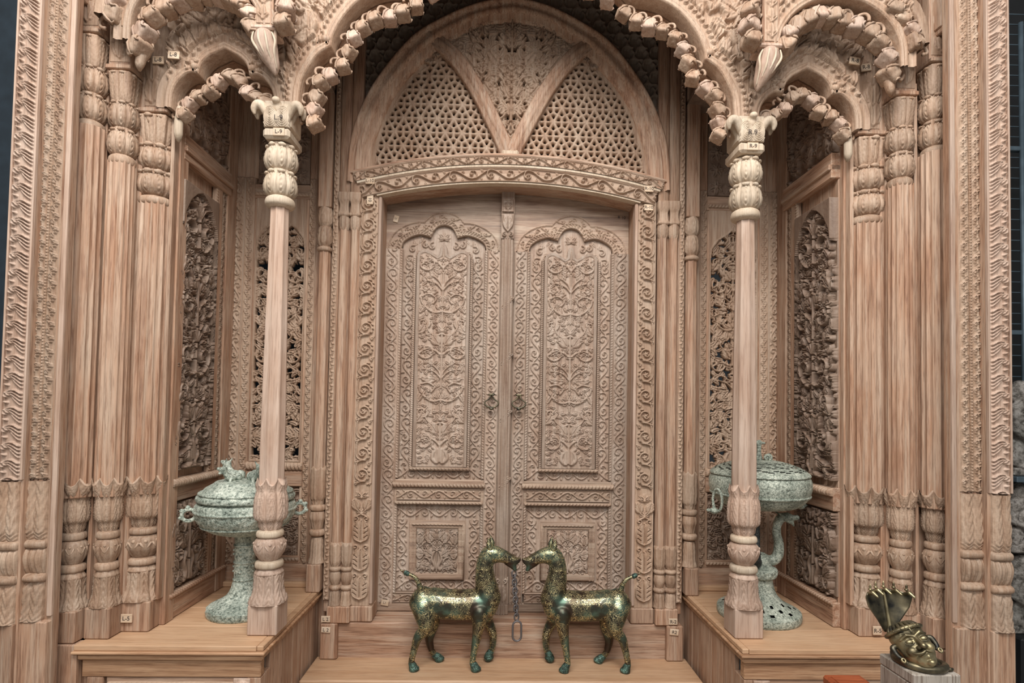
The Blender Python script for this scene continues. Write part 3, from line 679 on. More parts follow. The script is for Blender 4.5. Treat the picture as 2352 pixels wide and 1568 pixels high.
# lintel: flat bands bent to a shallow arc
RA = 3.14
def bend(geo, zc):
    V = np.asarray(geo[0], float).copy(); a = (V[:, 0]-DX)/RA; r = RA+V[:, 2]-zc
    V[:, 0] = DX+r*np.sin(a); V[:, 2] = zc-RA+r*np.cos(a); return V, geo[1]
def bbox(x0, x1, y0, y1, z0, z1, zc, n=24):
    gs = []
    xs = np.linspace(x0, x1, n+1); V = []; F = []
    for x in xs: V += [(x, y0, z0), (x, y1, z0), (x, y1, z1), (x, y0, z1)]
    for i in range(n):
        for k in range(4): F.append([4*i+k, 4*(i+1)+k, 4*(i+1)+(k+1) % 4, 4*i+(k+1) % 4])
    F += [[0, 1, 2, 3], [4*n+3, 4*n+2, 4*n+1, 4*n]]
    return bend((np.array(V), F), zc)
lin = thing('arched_lintel', 'shallow arched lintel with two bands of leaf scrolls above the double door', 'lintel', (DX, JY, 2.80))
zl = 2.921
part('body', bbox(DX-.75, DX+.75, JY, DY-.004, zl+.002, zl+.15, zl), 'wh', lin)
part('body_wing', box(DX-.865, DX-.742, JY+.004, DY, 2.845, 2.985), 'wh', lin); part('body_wing', box(DX+.742, DX+.865, JY+.004, DY, 2.845, 2.985), 'wh', lin)
part('lower_scroll_band', bend(relief(band_vine(1.70, .082, .10, .0026, .010), (DX-.85, JY-.012, zl+.008), UX, UZ, FR, .03), zl), 'carveh', lin, True)
part('upper_scroll_band', bend(relief(band_vine(1.74, .052, .08, .0026, .008), (DX-.87, JY-.022, zl+.103), UX, UZ, FR, .04), zl), 'carveh', lin, True)
part('edge_bead', bbox(DX-.77, DX+.77, JY-.020, JY+.03, zl-.002, zl+.009, zl), 'pale', lin)
part('middle_bead', bbox(DX-.86, DX+.86, JY-.030, JY+.01, zl+.090, zl+.103, zl), 'pale', lin)
part('top_bead', bbox(DX-.88, DX+.88, JY-.034, JY+.04, zl+.155, zl+.166, zl), 'wh', lin)

# tympanum
ty = thing('arched_fanlight', 'tall arched fanlight with star lattice wings and floral centre above the lintel', 'fanlight', (DX, JY, 2.98))
outer = mir(spline([(0, 4.02), (.2, 3.975), (.40, 3.885), (.59, 3.755), (.78, 3.505), (.885, 3.28), (.925, 3.10), (.935, 2.90)], 6)) + np.array([DX, 0])
inner = mir(spline([(0, 3.895), (.18, 3.86), (.34, 3.775), (.49, 3.66), (.67, 3.45), (.775, 3.20), (.81, 3.03), (.815, 2.90)], 6)) + np.array([DX, 0])
def strip(a, b, prof):
    """surface between two outlines of equal length; PROF (t, y)"""
    P = np.array(prof); V = np.zeros((len(a), len(P), 3))
    for j, (t, y) in enumerate(P): V[:, j, 0] = a[:, 0]*(1-t)+b[:, 0]*t; V[:, j, 2] = a[:, 1]*(1-t)+b[:, 1]*t; V[:, j, 1] = y
    return V.reshape(-1, 3), grid_faces(len(P), len(a)).tolist()
part('arch_frame', strip(outer, inner, [(0, JY+.12), (0, JY-.025), (.06, JY-.035), (.16, JY-.035), (.22, JY-.02), (.30, JY-.012), (.50, JY-.03), (.66, JY-.022), (.70, JY-.006), (.86, JY-.006), (.92, JY+.004), (1, JY+.006), (1, JY+.12)]), 'wv', ty, True)
ribc = spline([(0, 3.07), (-.045, 3.175), (-.125, 3.335), (-.215, 3.50), (-.345, 3.675), (-.50, 3.80)], 8)
for sg in (1, -1):
    c_ = ribc*np.array([sg, 1])+np.array([DX, 0])
    part('curved_rib', sweepXZ(c_, [(-.045, JY+.08), (-.045, JY-.002), (-.036, JY-.012), (-.02, JY-.006), (-.012, JY-.018), (.012, JY-.018), (.02, JY-.006), (.036, JY-.012), (.045, JY-.002), (.045, JY+.08)]), 'wv', ty, True)
part('rib_boss', box(DX-.05, DX+.05, JY-.022, JY+.05, 3.06, 3.12, .012), 'pale', ty)
def lattice(w, h, res, x0, z0, poly, p=.098):
    R = Rel(w, h, res); X, Y = np.meshgrid(R.xs, R.ys); Xw, Zw = X+x0, Y+z0
    # triangular grid of rosettes: bars through the nodes and hexagon edges between them
    dl = np.full(X.shape, 9.)
    for a in (0, pi/3, 2*pi/3):
        s = (-Xw*sin(a)+Zw*cos(a))/(p*sqrt(3)/2); dl = np.minimum(dl, np.abs(s-np.round(s))*p*sqrt(3)/2)
    d1 = np.full(X.shape, 9.); d2 = np.full(X.shape, 9.)
    j0 = np.round(Zw/(p*sqrt(3)/2))
    for dj in (-1, 0, 1):
        j = j0+dj; off = .5*(j % 2); i0 = np.round(Xw/p-off)
        for di in (-1, 0, 1):
            d = (Xw-(i0+di+off)*p)**2+(Zw-j*p*sqrt(3)/2)**2
            m = d < d1; d2 = np.where(m, d1, np.minimum(d2, d)); d1 = np.where(m, d, d1)
    hx = (d2-d1)/(2*p)
    bar = np.maximum(.0100-dl*1.0, .0100-hx)
    bar = np.maximum(bar, .016-np.sqrt(d1))
    ins = sdf_poly(Xw, Zw, poly)
    R.Z = .006*np.sqrt(np.clip(bar/.008, 0, 1))
    R.Z = np.where(ins < .02, .004, R.Z)
    f = np.minimum(np.maximum(bar, .014-ins), ins+.03)
    return R, f
ribo = ribc+np.array([DX, 0])
inl = inner[inner[:, 0] <= DX+1e-9]; inl = inl[inl[:, 0] < DX-.44]
lin_top = [(DX+x, 3.09-x*x/(2*RA)) for x in np.linspace(-.80, -.02, 12)]
wing = np.array(list(ribo[::2]) + [tuple(p) for p in inl[::-1]] + lin_top)
R, f = lattice(.82, .80, .0034, DX-.83, 2.98, wing)
part('star_lattice', relief(R, (DX-.83, JY+.035, 2.98), UX, UZ, FR, .018, f), 'carve', ty, True)
wing2 = wing.copy(); wing2[:, 0] = 2*DX-wing2[:, 0]
R, f = lattice(.82, .80, .0034, DX+.01, 2.98, wing2)
part('star_lattice', relief(R, (DX+.01, JY+.035, 2.98), UX, UZ, FR, .018, f), 'carve', ty, True)
# floral centre
R = Rel(1.10, .86, .0034); R.sym = .55; c = .55; h = .016
R.stroke([(c, .1), (c, .84)], .012, .008, h, smooth=False); R.palm(c, .14, pi/2, .07, 5, 2.2, h); R.acanthus(c+.03, .06, 1.3, .1, .06, h)
for x, y, r, a, sg in ((.64, .30, .06, 3.4, 1), (.66, .45, .07, 3.0, -1), (.78, .62, .075, 3.3, 1), (.64, .64, .06, 2.8, -1), (.92, .73, .06, 3.4, 1), (.76, .76, .05, 2.2, -1), (.60, .74, .04, 2., 1), (.595, .20, .035, 3, 1), (.73, .53, .04, 4, 1), (.60, .54, .04, 3, -1), (.86, .66, .04, 1, 1)):
    R.spiral(x, y, r, a, 1.2, sg, .010, h, 'flower'); R.acanthus(x-.01, y-r, .9, r*1.6, r*.9, h)
fill_leaves(R, 1500, h, .060, 12)
X, Y = np.meshgrid(R.xs+DX-.55, R.ys+3.06)
cen = np.array(list(ribo) + [tuple(p) for p in inner if abs(p[0]-DX) < .50] + [(2*DX-p[0], p[1]) for p in ribo[::-1]])
ins = sdf_poly(X, Y, cen)
part('floral_centre', relief(R, (DX-.55, JY+.03, 3.06), UX, UZ, FR, .018, np.minimum(np.maximum(R.Z-.0022, .01-ins), ins+.03)), 'carve', ty, True)
part('backing_board', box(DX-.86, DX+.86, JY+.16, JY+.19, 2.96, 4.1), 'black', ty)  # added black sheet, stands in for the darkness behind the pierced work

# dark interlaced wall around the fanlight
wr = solo_root = thing('interlace_wall_panel', 'dim wall panel of interlaced strap carving around the fanlight arch', 'wall panel', (0, JY+.03, 2.9))
p = .085; R = Rel(p, p*sqrt(3), .0055); R.per = None; h = .014
for cx, cy in ((0, 0), (p, 0), (p/2, p*sqrt(3)/2), (0, p*sqrt(3)), (p, p*sqrt(3))):
    for k in range(3):
        a = pi/2+2*pi*k/3; R.stroke([(cx+.006*cos(a+1.5), cy+.006*sin(a+1.5)), (cx+p*.30*cos(a), cy+p*.30*sin(a)), (cx+p*.56*cos(a+.35), cy+p*.56*sin(a+.35))], .011, .009, h)
ZT = R.Z; nxr, nyr = 23, 9
R.Z = np.concatenate([np.concatenate([ZT[:-1, :-1]]*nxr, 1)]*nyr, 0); R.ny, R.nx = R.Z.shape; R.xs = np.arange(R.nx)*R.dx; R.ys = np.arange(R.ny)*R.dy
X, Y = np.meshgrid(R.xs-.98, R.ys+2.98)
op = np.concatenate([outer, [(DX+.935, 2.5), (DX-.935, 2.5)]])
part('strapwork', relief(R, (-.98, JY+.05, 2.98), UX, UZ, FR, .03, .012-sdf_poly(X, Y, op)), 'grey', wr, True)

# sill, step, threshold
solo('door_sill', box(-1.0, 1.0, 3.12, 3.36, .0, .40, .008), 'wh', 'plain timber door sill with a worn front edge below the double door', 'sill')
stp = thing('entrance_step', 'long planed timber step the bronze horses stand on', 'step', (0, 2.98, 0))
part('tread', box(-1.048, 1.048, 2.855, 3.135, .165, .205, .008), 'plank', stp)
part('riser', box(-1.046, 1.046, 2.89, 2.92, 0, .165, .004), 'plank_edge', stp)
part('lower_tread', box(-1.046, 1.046, 2.55, 2.89, .0, .05, .008), 'plank', stp)
# ================================================================== COLUMNS
def petals(n, amp, chev=7, cd=.0018, tipr=0.):
    amp *= 1.5; cd *= 1.9
    """leaf lobes round a turned piece with a midrib, chevron veins and gaps between the leaves"""
    def f(th, t):
        u = (th*n/(2*pi)) % 1-.5
        body = amp*(np.clip(1-(2*np.abs(u))**3, 0, 1)-.55)
        ve = cd*(1.6*((chev*t+chev*.55*np.abs(u)) % 1)-.8)*np.clip(2.4-5*np.abs(u), 0, 1)*np.clip(chev, 0, 1)
        mid = -amp*.35*np.exp(-(u/.05)**2)
        return (body+ve+mid)*np.clip(6*t*(1-t)+.35, 0, 1) + tipr*t**4
    return f
def eyes(n, amp, rings=3):
    amp *= 1.3
    """plump petals cut with nested almond rings"""
    def f(th, t):
        u = (th*n/(2*pi)) % 1-.5
        d = np.sqrt((u*2.3)**2+((t-.42)*1.7)**2)
        return (amp*(np.clip(1-(2*np.abs(u))**4, 0, 1)-.6) + .0036*np.cos(2*pi*rings*d*1.25)*(d < 1.0))*np.clip(5*t*(1-t)+.2, 0, 1)
    return f
def prof(pts, k=6): return spline(pts, k)
def curls(n, r, z, s, a0=0.):
    """rolled leaf tips standing out round a capital"""
    g = []
    for i in range(n):
        a = a0+2*pi*(i+.5)/n; d = np.array([cos(a), sin(a), 0]); tt = np.array([-sin(a), cos(a), 0]); c = d*(r+s*.35)+np.array([0, 0, z])
        g.append(tube([c-tt*s*.75, c-tt*s*.3, c+tt*s*.3, c+tt*s*.75], [s*.35, s*.62, s*.62, s*.35], 8, round_caps=True))
        g.append(tube([d*r*.93+np.array([0, 0, z-s*2.0]), d*(r+s*.15)+np.array([0, 0, z-s*.3])], [s*.35, s*.55], 6))
    return cat_geo(*g)
def column(name, label, X, Yc, k, cap, rs0, rs1, nfl, mat_shaft, group, leaf_block=True, npet=8, cap_mat='carve', base_mat='carve', block=.066, zb=.57, kc=None):
    t = thing(name, label, 'column', (X, Yc, zb), group)
    o = np.array([X, Yc, 0.])
    P = lambda n_, g, m_, sm=True, par=None: part(n_, (np.asarray(g[0])+o, g[1]), m_, par or t, sm)
    P('plinth_block', box(-block, block, -block, block, zb+.001, .706, .005), mat_shaft, False)
    na = 16*npet
    lip = lambda th, tt: -.010*np.abs(np.sin(npet*th/2))*np.clip(1-4*tt, 0, 1)
    P('base_bell', lathe(prof([(.080*k, .704), (.074*k, .722), (.061*k, .755), (.057*k, .80), (.056*k, .835), (.046*k, .858)], 10), na, (0, 0, 0), petals(npet, .007*k, 6, .0022), sq=.25), base_mat)
    P('bell_collar', lathe(prof([(.055*k, .832), (.061*k, .838), (.056*k, .848), (.046*k, .862)], 4), na, (0, 0, 0), lambda th, tt: .003*np.abs(np.sin(npet*th/2)), lip), base_mat)
    ring = lambda z0, z1, r: lathe(prof([(r*.72, z0), (r*.98, z0+.2*(z1-z0)), (r*1.03, z0+.55*(z1-z0)), (r*.95, z0+.85*(z1-z0)), (r*.7, z1)], 4), 40, sq=.12)
    P('lower_ring', ring(.858, .897, .060*k), 'pale' if base_mat == 'rose' else base_mat)
    vase = P('base_vase', lathe(prof([(.040*k, .895), (.047*k, .905), (.064*k, .935), (.068*k, .962), (.064*k, .985), (.05*k, 1.0)], 5), na, (0, 0, 0), lambda th, tt: .0045*k*(np.clip(1-(2*np.abs((th*npet/(2*pi)) % 1-.5))**3, 0, 1)-.5)*np.sin(pi*tt)), base_mat)
    R8 = []
    for i in range(npet):
        a = 2*pi*(i+.5)/npet; c = np.array([cos(a)*.066*k, sin(a)*.066*k, .975]); tt = np.array([-sin(a), cos(a), 0])
        R8 += [ellipsoid(c, (.008*k,)*3, 8)]; R8 += [tube([c-tt*.020*k+np.array([0, 0, -.004]), c-tt*.008*k+np.array([0, 0, -.022])*1.1, c+tt*.0*k+np.array([0, 0, -.034])], [.004*k, .005*k, .002], 6), tube([c+tt*.020*k+np.array([0, 0, -.004]), c+tt*.008*k+np.array([0, 0, -.022])*1.1, c+np.array([0, 0, -.034])], [.004*k, .005*k, .002], 6)]
    P('bead_swags', cat_geo(*R8), base_mat, True, vase)
    P('upper_ring', ring(.998, 1.036, .058*k), 'pale' if base_mat == 'rose' else base_mat)
    tip = lambda th, tt: -.034*np.abs(np.sin(npet*th/2))**.8*np.clip((tt-.6)/.4, 0, 1)
    P('leaf_sheath', lathe(prof([(.040*k, 1.032), (.046*k, 1.052), (.050*k, 1.072), (.066*k, 1.092), (.0695*k, 1.135), (.067*k, 1.19), (max(.060*k, rs0*1.03), 1.235), (max(.068*k, rs0*1.16), 1.276)], 10), na, (0, 0, 0), petals(npet, .006*k, 9, .0022), tip), base_mat)
    zc = cap
    P('shaft', lathe([(rs0, 1.19), (rs0, 1.195), (rs0, 1.22), (rs0*.985, 1.5), (.6*rs0+.4*rs1, 1.95), (rs1, zc+.0), (rs1, zc+.008), (rs1, zc+.01)], nfl*8, flute=nfl, fl_d=.11, sq=.10), mat_shaft)
    kc = kc or k
    P('neck_ring', lathe(prof([(.045*kc, zc-.012), (.062*kc, zc-.002), (.067*kc, zc+.012), (.063*kc, zc+.03), (.048*kc, zc+.042)], 4), 40), cap_mat)
    for j in (0, 1):
        z0 = zc+.035+j*.125
        b = P('lotus_bulb', lathe(prof([(.044*kc, z0), (.062*kc, z0+.02), (.0715*kc, z0+.05), (.066*kc, z0+.085), (.054*kc, z0+.112), (.050*kc, z0+.13)], 8), na, (0, 0, 0), eyes(npet, .006*kc)), cap_mat)
        P('leaf_curls', curls(npet, .056*kc, z0+.114, .0165*kc), cap_mat, True, b)
    if leaf_block:
        z0 = zc+.285
        b = P('leaf_neck', lathe(prof([(.050*kc, z0-.005), (.058*kc, z0+.03), (.064*kc, z0+.09), (.066*kc, z0+.13)], 5), na, (0, 0, 0), petals(npet, .005*kc, 6, .002), sq=.55), cap_mat)
        P('leaf_curls', curls(npet, .064*kc, z0+.122, .015*kc), cap_mat, True, b)
        P('cap_block', box(-.068*kc, .068*kc, -.068*kc, .068*kc, z0+.138, z0+.158, .003), mat_shaft, False)
        # carved post that runs on up to the arches
        up = P('upper_post', box(-.064*kc, .064*kc, -.05*kc, .06*kc, z0+.155, 4.3, .004), mat_shaft, False)
        R = Rel(.11*kc, .42, .0035); R.sym = .055*kc
        for q in range(4): R.acanthus(.055*kc, .02+.1*q, pi/2, .10, .055*kc, .006); R.leaf(.075*kc, .03+.1*q, 1.2, .07, .010, .4, .006)
        g = relief(R, (-.055*kc, -.05*kc, z0+.175), UX, UZ, FR, .004); P('post_carving', g, cap_mat, True, up)
    return t
# free standing pillars with leaf brackets
PXL, PXR, PYc = -1.10, 1.125, 2.575
pil = column('arcade_pillar', 'tapering fluted pillar with lotus capital and leaf bracket, standing before the squat green censer with handled bowl', PXL, PYc, 1.0, 2.548, .057, .0415, 8, 'rose', 'free standing arcade pillars', False, 8, 'pale', 'rose')
def bracket(t, X, Yc):
    o = np.array([X, Yc, 0.]); z0 = 2.842
    P = lambda n_, g, m_, sm=False, par=None: part(n_, (np.asarray(g[0])+o, g[1]), m_, par or t, sm)
    P('abacus', box(-.062, .062, -.075, .10, z0, z0+.05, .012), 'pale')
    R = Rel(.115, .125, .0025); R.sym = .0575
    X_, Y_ = np.meshgrid(R.xs, R.ys)
    d = np.minimum(np.hypot((X_-.030)*1.2, (Y_-.045)*.8), np.hypot((X_-.085)*1.2, (Y_-.045)*.8)); R.Z = .010*np.clip(1-(d/.055)**2, 0, 1)+.002*np.cos(d*900)*(d < .045)
    g = P('bracket_block', box(-.058, .058, -.062, .10, z0+.05, z0+.185, .02), 'pale')
    P('leaf_front', relief(R, (-.0575, -.064, z0+.052), UX, UZ, FR, .01), 'pale', True, g)
    P('leaf_tip', remesh([ellipsoid((0, -.082, z0+.172), (.020, .018, .016)), ellipsoid((0, -.066, z0+.15), (.022, .014, .03))], .004), 'pale', True, g)
    for sg in (-1, 1):
        path = spline([(sg*.035, -.05, z0+.07), (sg*.05, -.055, z0+.12), (sg*.072, -.06, z0+.155), (sg*.094, -.062, z0+.160), (sg*.108, -.062, z0+.14), (sg*.106, -.06, z0+.118)], 5)
        P('curled_leaf', remesh([tube(path, [.012, .020, .022, .020, .016, .008], 10, round_caps=True), tube(path+np.array([0, .035, -.004]), [.012, .020, .022, .02, .016, .008], 10, round_caps=True)], .004), 'pale', True, g)
bracket(pil, PXL, PYc)
copy_tree(pil, (PXR, PYc, .57), True, 'tapering fluted pillar with lotus capital and leaf bracket, standing before the censer on dragon stems')

def sx(s, l, r): return l if s < 0 else r
CC = column('engaged_column', 'stout engaged column with lotus capital flanking the niche of the handled censer', -1.705, 2.625, 1.16, 2.545, .088, .084, 20, 'wv', 'engaged columns of the portal', True, 10, 'carve', 'carve', .082, kc=1.25)
copy_tree(CC, (1.744, 2.625, .57), True, 'stout engaged column with lotus capital flanking the niche of the dragon stem censer')
CB = column('engaged_column', 'slim engaged column between the stout niche column and the outer column, left jamb of the portal', -1.797, 2.515, .74, 2.695, .059, .056, 16, 'wv', 'engaged columns of the portal', True, 8, 'carve', 'carve', .055, kc=.82)
copy_tree(CB, (1.840, 2.515, .57), True, 'slim engaged column between the stout niche column and the outer column, right jamb of the portal')
CA = column('engaged_column', 'tallest engaged column beside the dark groove of the outer frame, left jamb of the portal', -1.917, 2.475, .77, 2.83, .068, .066, 16, 'wv', 'engaged columns of the portal', True, 8, 'carve', 'carve', .062, kc=.86)
copy_tree(CA, (1.978, 2.475, .57), True, 'tallest engaged column beside the dark groove of the outer frame, right jamb of the portal')

# stepped jamb boards and the plinth courses below the columns
def jamb_steps(s):
    side = 'left' if s < 0 else 'right'
    t = thing('stepped_jamb', 'stepped backing boards and plinth courses of the %s portal jamb, behind the engaged columns' % side, 'portal jamb', (s*1.8, 2.6, 0))
    d = .036 if s < 0 else .078
    B = lambda n_, x0, x1, y0, y1, z0, z1, m_='wv': part(n_, box(s*(x0+d), s*(x1+d), y0, y1, z0, z1, .004), m_, t)
    B('board', 1.565, 1.745, 2.625, 2.70, .57, 4.3); B('board', 1.700, 1.835, 2.555, 2.66, .57, 4.3); B('board', 1.805, 2.02, 2.525, 2.60, .0, 4.3)
    B('corner_bead', 1.572, 1.590, 2.585, 2.63, .70, 3.0); B('corner_bead', 1.715, 1.733, 2.54, 2.56, .60, 3.1, 'wv'); B('corner_bead', 1.826, 1.842, 2.50, 2.53, .60, 3.2, 'wv')
    B('plinth_course', 1.715, 1.830, 2.455, 2.58, .35, .569); B('plinth_course', 1.800, 1.935, 2.405, 2.55, .34, .569); B('plinth_course', 1.790, 1.955, 2.39, 2.55, .0, .338, 'wh')
    B('plinth_course', 1.700, 1.80, 2.45, 2.58, .0, .348)
    B('bracket_stub', 1.865, 1.935, 2.39, 2.45, 3.40, 3.62); B('bracket_foot', 1.872, 1.930, 2.37, 2.45, 3.375, 3.405)
for s in (-1, 1): jamb_steps(s)

# outer frame: flat pilasters with carved bands
def lotus_pilaster(t, x, y, hw, base=.705):
    """flat pilaster base: the same vase and ring profile as the columns, on a rectangular plan"""
    def loft(pr, n_, m_, fn=None):
        V, F = [], []
        U = np.linspace(-1, 1, 33); k = len(U)
        for i, (dr, z) in enumerate(pr):
            tt = i/(len(pr)-1)
            for u in U:
                bul = dr*(1-.35*u*u)
                if fn is not None: bul += fn(u, tt)
                xx = x+u*(hw-.004+min(.004, dr*.15)); zz = z
                V.append((xx, y-bul, zz))
        F = grid_faces(k, len(pr)).tolist()
        n0 = len(V)
        for i, (dr, z) in enumerate(pr): V += [(V[i*k][0], y+.02, z), (V[i*k+k-1][0], y+.02, z)]
        for i in range(len(pr)-1): F += [[i*k, n0+2*i, n0+2*i+2, (i+1)*k][::-1], [i*k+k-1, n0+2*i+1, n0+2*i+3, (i+1)*k+k-1]]
        return part(n_, (np.array(V), F), m_, t, True)
    pet = lambda n, a, ch: (lambda u, tt: (1.5*a*(1-abs((((u+1)*n/2) % 1)-.5)*2)**.5 - a*.7 + .0032*cos(2*pi*(ch*tt-2.2*abs((((u+1)*n/2) % 1)-.5)))) * min(1, 8*tt*(1-tt)+.3))
    loft(prof([(.030, .704), (.024, .72), (.018, .76), (.018, .82), (.008, .86)], 5), 'base_bell', 'carve', pet(2, .006, 5))
    loft(prof([(.004, .858), (.024, .868), (.028, .88), (.02, .89), (.003, .897)], 4), 'lower_ring', 'carve')
    loft(prof([(.004, .896), (.018, .93), (.024, .96), (.018, .985), (.006, 1.0)], 5), 'base_vase', 'carve', pet(2, .004, 0))
    loft(prof([(.004, .998), (.02, 1.005), (.025, 1.02), (.018, 1.03), (.004, 1.036)], 4), 'upper_ring', 'carve')
    loft(prof([(.004, 1.034), (.010, 1.055), (.016, 1.08), (.016, 1.15), (.010, 1.22), (.014, 1.278)], 5), 'leaf_sheath', 'carve', pet(2, .006, 7))
def frame(s):
    side = 'left' if s < 0 else 'right'
    t = thing('outer_frame_board', 'broad outer frame board with slanting acanthus fronds, %s edge of the portal' % side, 'frame board', (sx(s, -2.04, 2.107), 2.30, 0), 'acanthus outer frame boards')
    x0, x1 = sx(s, -2.094, 2.056), sx(s, -1.993, 2.160)
    a, b_ = min(x0, x1), max(x0, x1)
    part('board', box(a, b_, 2.292, 2.331, .0, 4.3, .005), 'wv', t)
    R = band_leafcurl(3.0, .082, .071, .003, .0085)
    if s < 0: R.Z = R.Z[::-1]
    part('frond_band', relief(R, (a+.010, 2.291, 1.285), UZ, UX, FR, .004), 'rose', t, True)
    for q in (a, b_-.008): part('edge_fillet', box(q, q+.008, 2.282, 2.30, 1.285, 4.3, .003), 'rose', t)
    lotus_pilaster(t, .5*(a+b_), 2.291, .044)
    part('plinth_block', box(a+.004, b_-.004, 2.272, 2.33, .36, .705, .005), 'wv', t); part('plinth_course', box(a-.006, b_+.006, 2.262, 2.33, .0, .358, .005), 'wh', t)
    t2 = thing('inner_frame_board', 'frame board with two narrow bands of leaf sprigs beside the acanthus board, %s side' % side, 'frame board', (sx(s, -1.995, 2.05), 2.38, 0), 'sprig carved inner frame boards')
    x0, x1 = sx(s, -2.030, 1.930), sx(s, -1.886, 2.075); a, b_ = min(x0, x1), max(x0, x1)
    part('board', box(a, b_, 2.332, 2.372, .0, 4.3, .004), 'wv', t2)
    ins_ = (a+.010, a+.068) if s < 0 else (b_-.056, b_-.112)
    xa, xb = (a+.016, a+.068) if s < 0 else (b_-.108, b_-.054)
    for q in (xa, xb):
        part('sprig_band', relief(band_sprig(3.0, .044, .058, .003, .007), (q, 2.331, 1.285), UZ, UX, FR, .004), 'carve', t2, True)
    part('bead_row', relief(band_rope(3.0, .010, .013, .0032, .006, 0), (xa+.045, 2.331, 1.285), UZ, UX, FR, .003), 'carve', t2, True)
    e = b_-.02 if s < 0 else a
    part('edge_fillet', box(e, e+.02, 2.324, 2.34, .72, 4.3, .004), 'rose', t2)
    lotus_pilaster(t2, .5*(xa+xb+.044), 2.331, .050)
    part('plinth_block', box(a+.002, b_-.002, 2.305, 2.375, .36, .705, .005), 'wv', t2); part('plinth_course', box(a-.004, b_+.004, 2.295, 2.375, .0, .358, .005), 'wh', t2)
for s in (-1, 1): frame(s)

# ================================================================== NICHE WALLS (left built, right mirrored)
WY, SX_ = 3.21, 1.62
nb = thing('niche_back_screen', 'pierced floral screen with carved frame at the back of the handled censer niche', 'screen', (-1.34, WY, .57), 'niche back screens')
Bx = lambda n_, x0, x1, y0, y1, z0, z1, m_='wv', par=None: part(n_, box(x0, x1, y0, y1, z0, z1, .004), m_, par or nb)
Bx('bottom_plank', -1.62, -1.028, WY-.004, WY+.04, .571, .70, 'wh'); Bx('bottom_ledge', -1.62, -1.108, WY-.03, WY+.02, .571, .60, 'plank')
Bx('backing', -1.62, -1.108, WY+.03, WY+.06, .60, 1.20); Bx('backing', -1.62, -1.108, WY+.03, WY+.06, 2.80, 4.3)
part('scroll_stile', relief(band_vine(2.25, .058, .08, .003, .006), (-1.618, WY-.004, .70), UZ, UX, FR, .04), 'carve', nb, True)
part('sprig_stile', relief(band_sprig(2.25, .052, .055, .003, .006), (-1.557, WY, .70), UZ, UX, FR, .04), 'carve', nb, True)
part('sprig_stile', relief(band_sprig(2.25, .040, .05, .003, .006), (-1.184, WY, .70), UZ, UX, FR, .04), 'carve', nb, True)
Bx('plain_stile', -1.143, -1.106, WY-.004, WY+.05, .70, 4.2)
Bx('inner_stile', -1.505, -1.486, WY-.002, WY+.03, .74, 2.83); Bx('inner_stile', -1.200, -1.184, WY-.002, WY+.03, .74, 2.83)
# lower panel
R = Rel(.29, .40, .003); R.sym = .145; h = .012
R.stroke([(.145, .03), (.145, .38)], .008, .006, h, smooth=False)
for x, y, r, a, sg in ((.21, .12, .045, 2, 1), (.215, .27, .045, 3, -1), (.175, .34, .03, 4, 1), (.25, .36, .025, 3, 1)): R.spiral(x, y, r, a, 1.1, sg, .008, h, 'flower')
fill_leaves(R, 120, h, .045, 21)
lowp = R
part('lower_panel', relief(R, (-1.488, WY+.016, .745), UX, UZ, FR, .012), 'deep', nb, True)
Bx('lower_rail', -1.505, -1.184, WY-.004, WY+.03, .70, .745, 'wh'); part('rail_carving', hmould(-1.50, -1.19, .715, .022, WY-.004, .007), 'carveh', nb, True)
mr_ = Bx('middle_rail', -1.505, -1.184, WY-.012, WY+.03, 1.145, 1.235, 'wh'); part('rail_moulding', hmould(-1.505, -1.184, 1.235, .05, WY-.004, .014), 'carveh', mr_, True)
# pierced panel
pw, ph = .294, 1.545
R = tree_panel(pw, ph, .003, .012, 0, 8); R.sym = pw/2; fill_leaves(R, 500, .012, .050, 33)
X, Y = np.meshgrid(R.xs, R.ys)
tip = np.array([(0, 0), (0, 1.24), (.01, 1.31), (.05, 1.37), (.10, 1.40), (.13, 1.425), (.147, 1.46), (.164, 1.425), (.194, 1.40), (.244, 1.37), (.284, 1.31), (.294, 1.24), (.294, 0)])
ins = sdf_poly(X, Y, tip)
R.Z = np.where(ins < .010, np.where(ins < 0, .008, .012), R.Z)
part('pierced_panel', relief(R, (-1.490, WY+.012, 1.285), UX, UZ, FR, .016, np.maximum(R.Z-.0035, .008-ins)), 'carve', nb, True)
Bx('top_rail', -1.505, -1.184, WY-.006, WY+.03, 2.828, 2.915, 'wh'); part('rail_carving', hmould(-1.50, -1.19, 2.842, .024, WY-.006, .006), 'carveh', nb, True)
R = Rel(.30, .62, .0042)
for i in range(3):
    for j in range(6): R.flower(.05+.1*i, .05+.105*j, .052, 6, .010, .3*(i+j))
Bx('upper_stile', -1.62, -1.49, WY-.002, WY+.04, 2.95, 4.2); Bx('upper_stile', -1.186, -1.143, WY-.002, WY+.04, 2.95, 4.2)
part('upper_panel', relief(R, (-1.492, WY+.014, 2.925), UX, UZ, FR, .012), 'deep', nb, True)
nbr = copy_tree(nb, (1.34, WY, .57), True, 'pierced floral screen with carved frame at the back of the dragon stem censer niche')

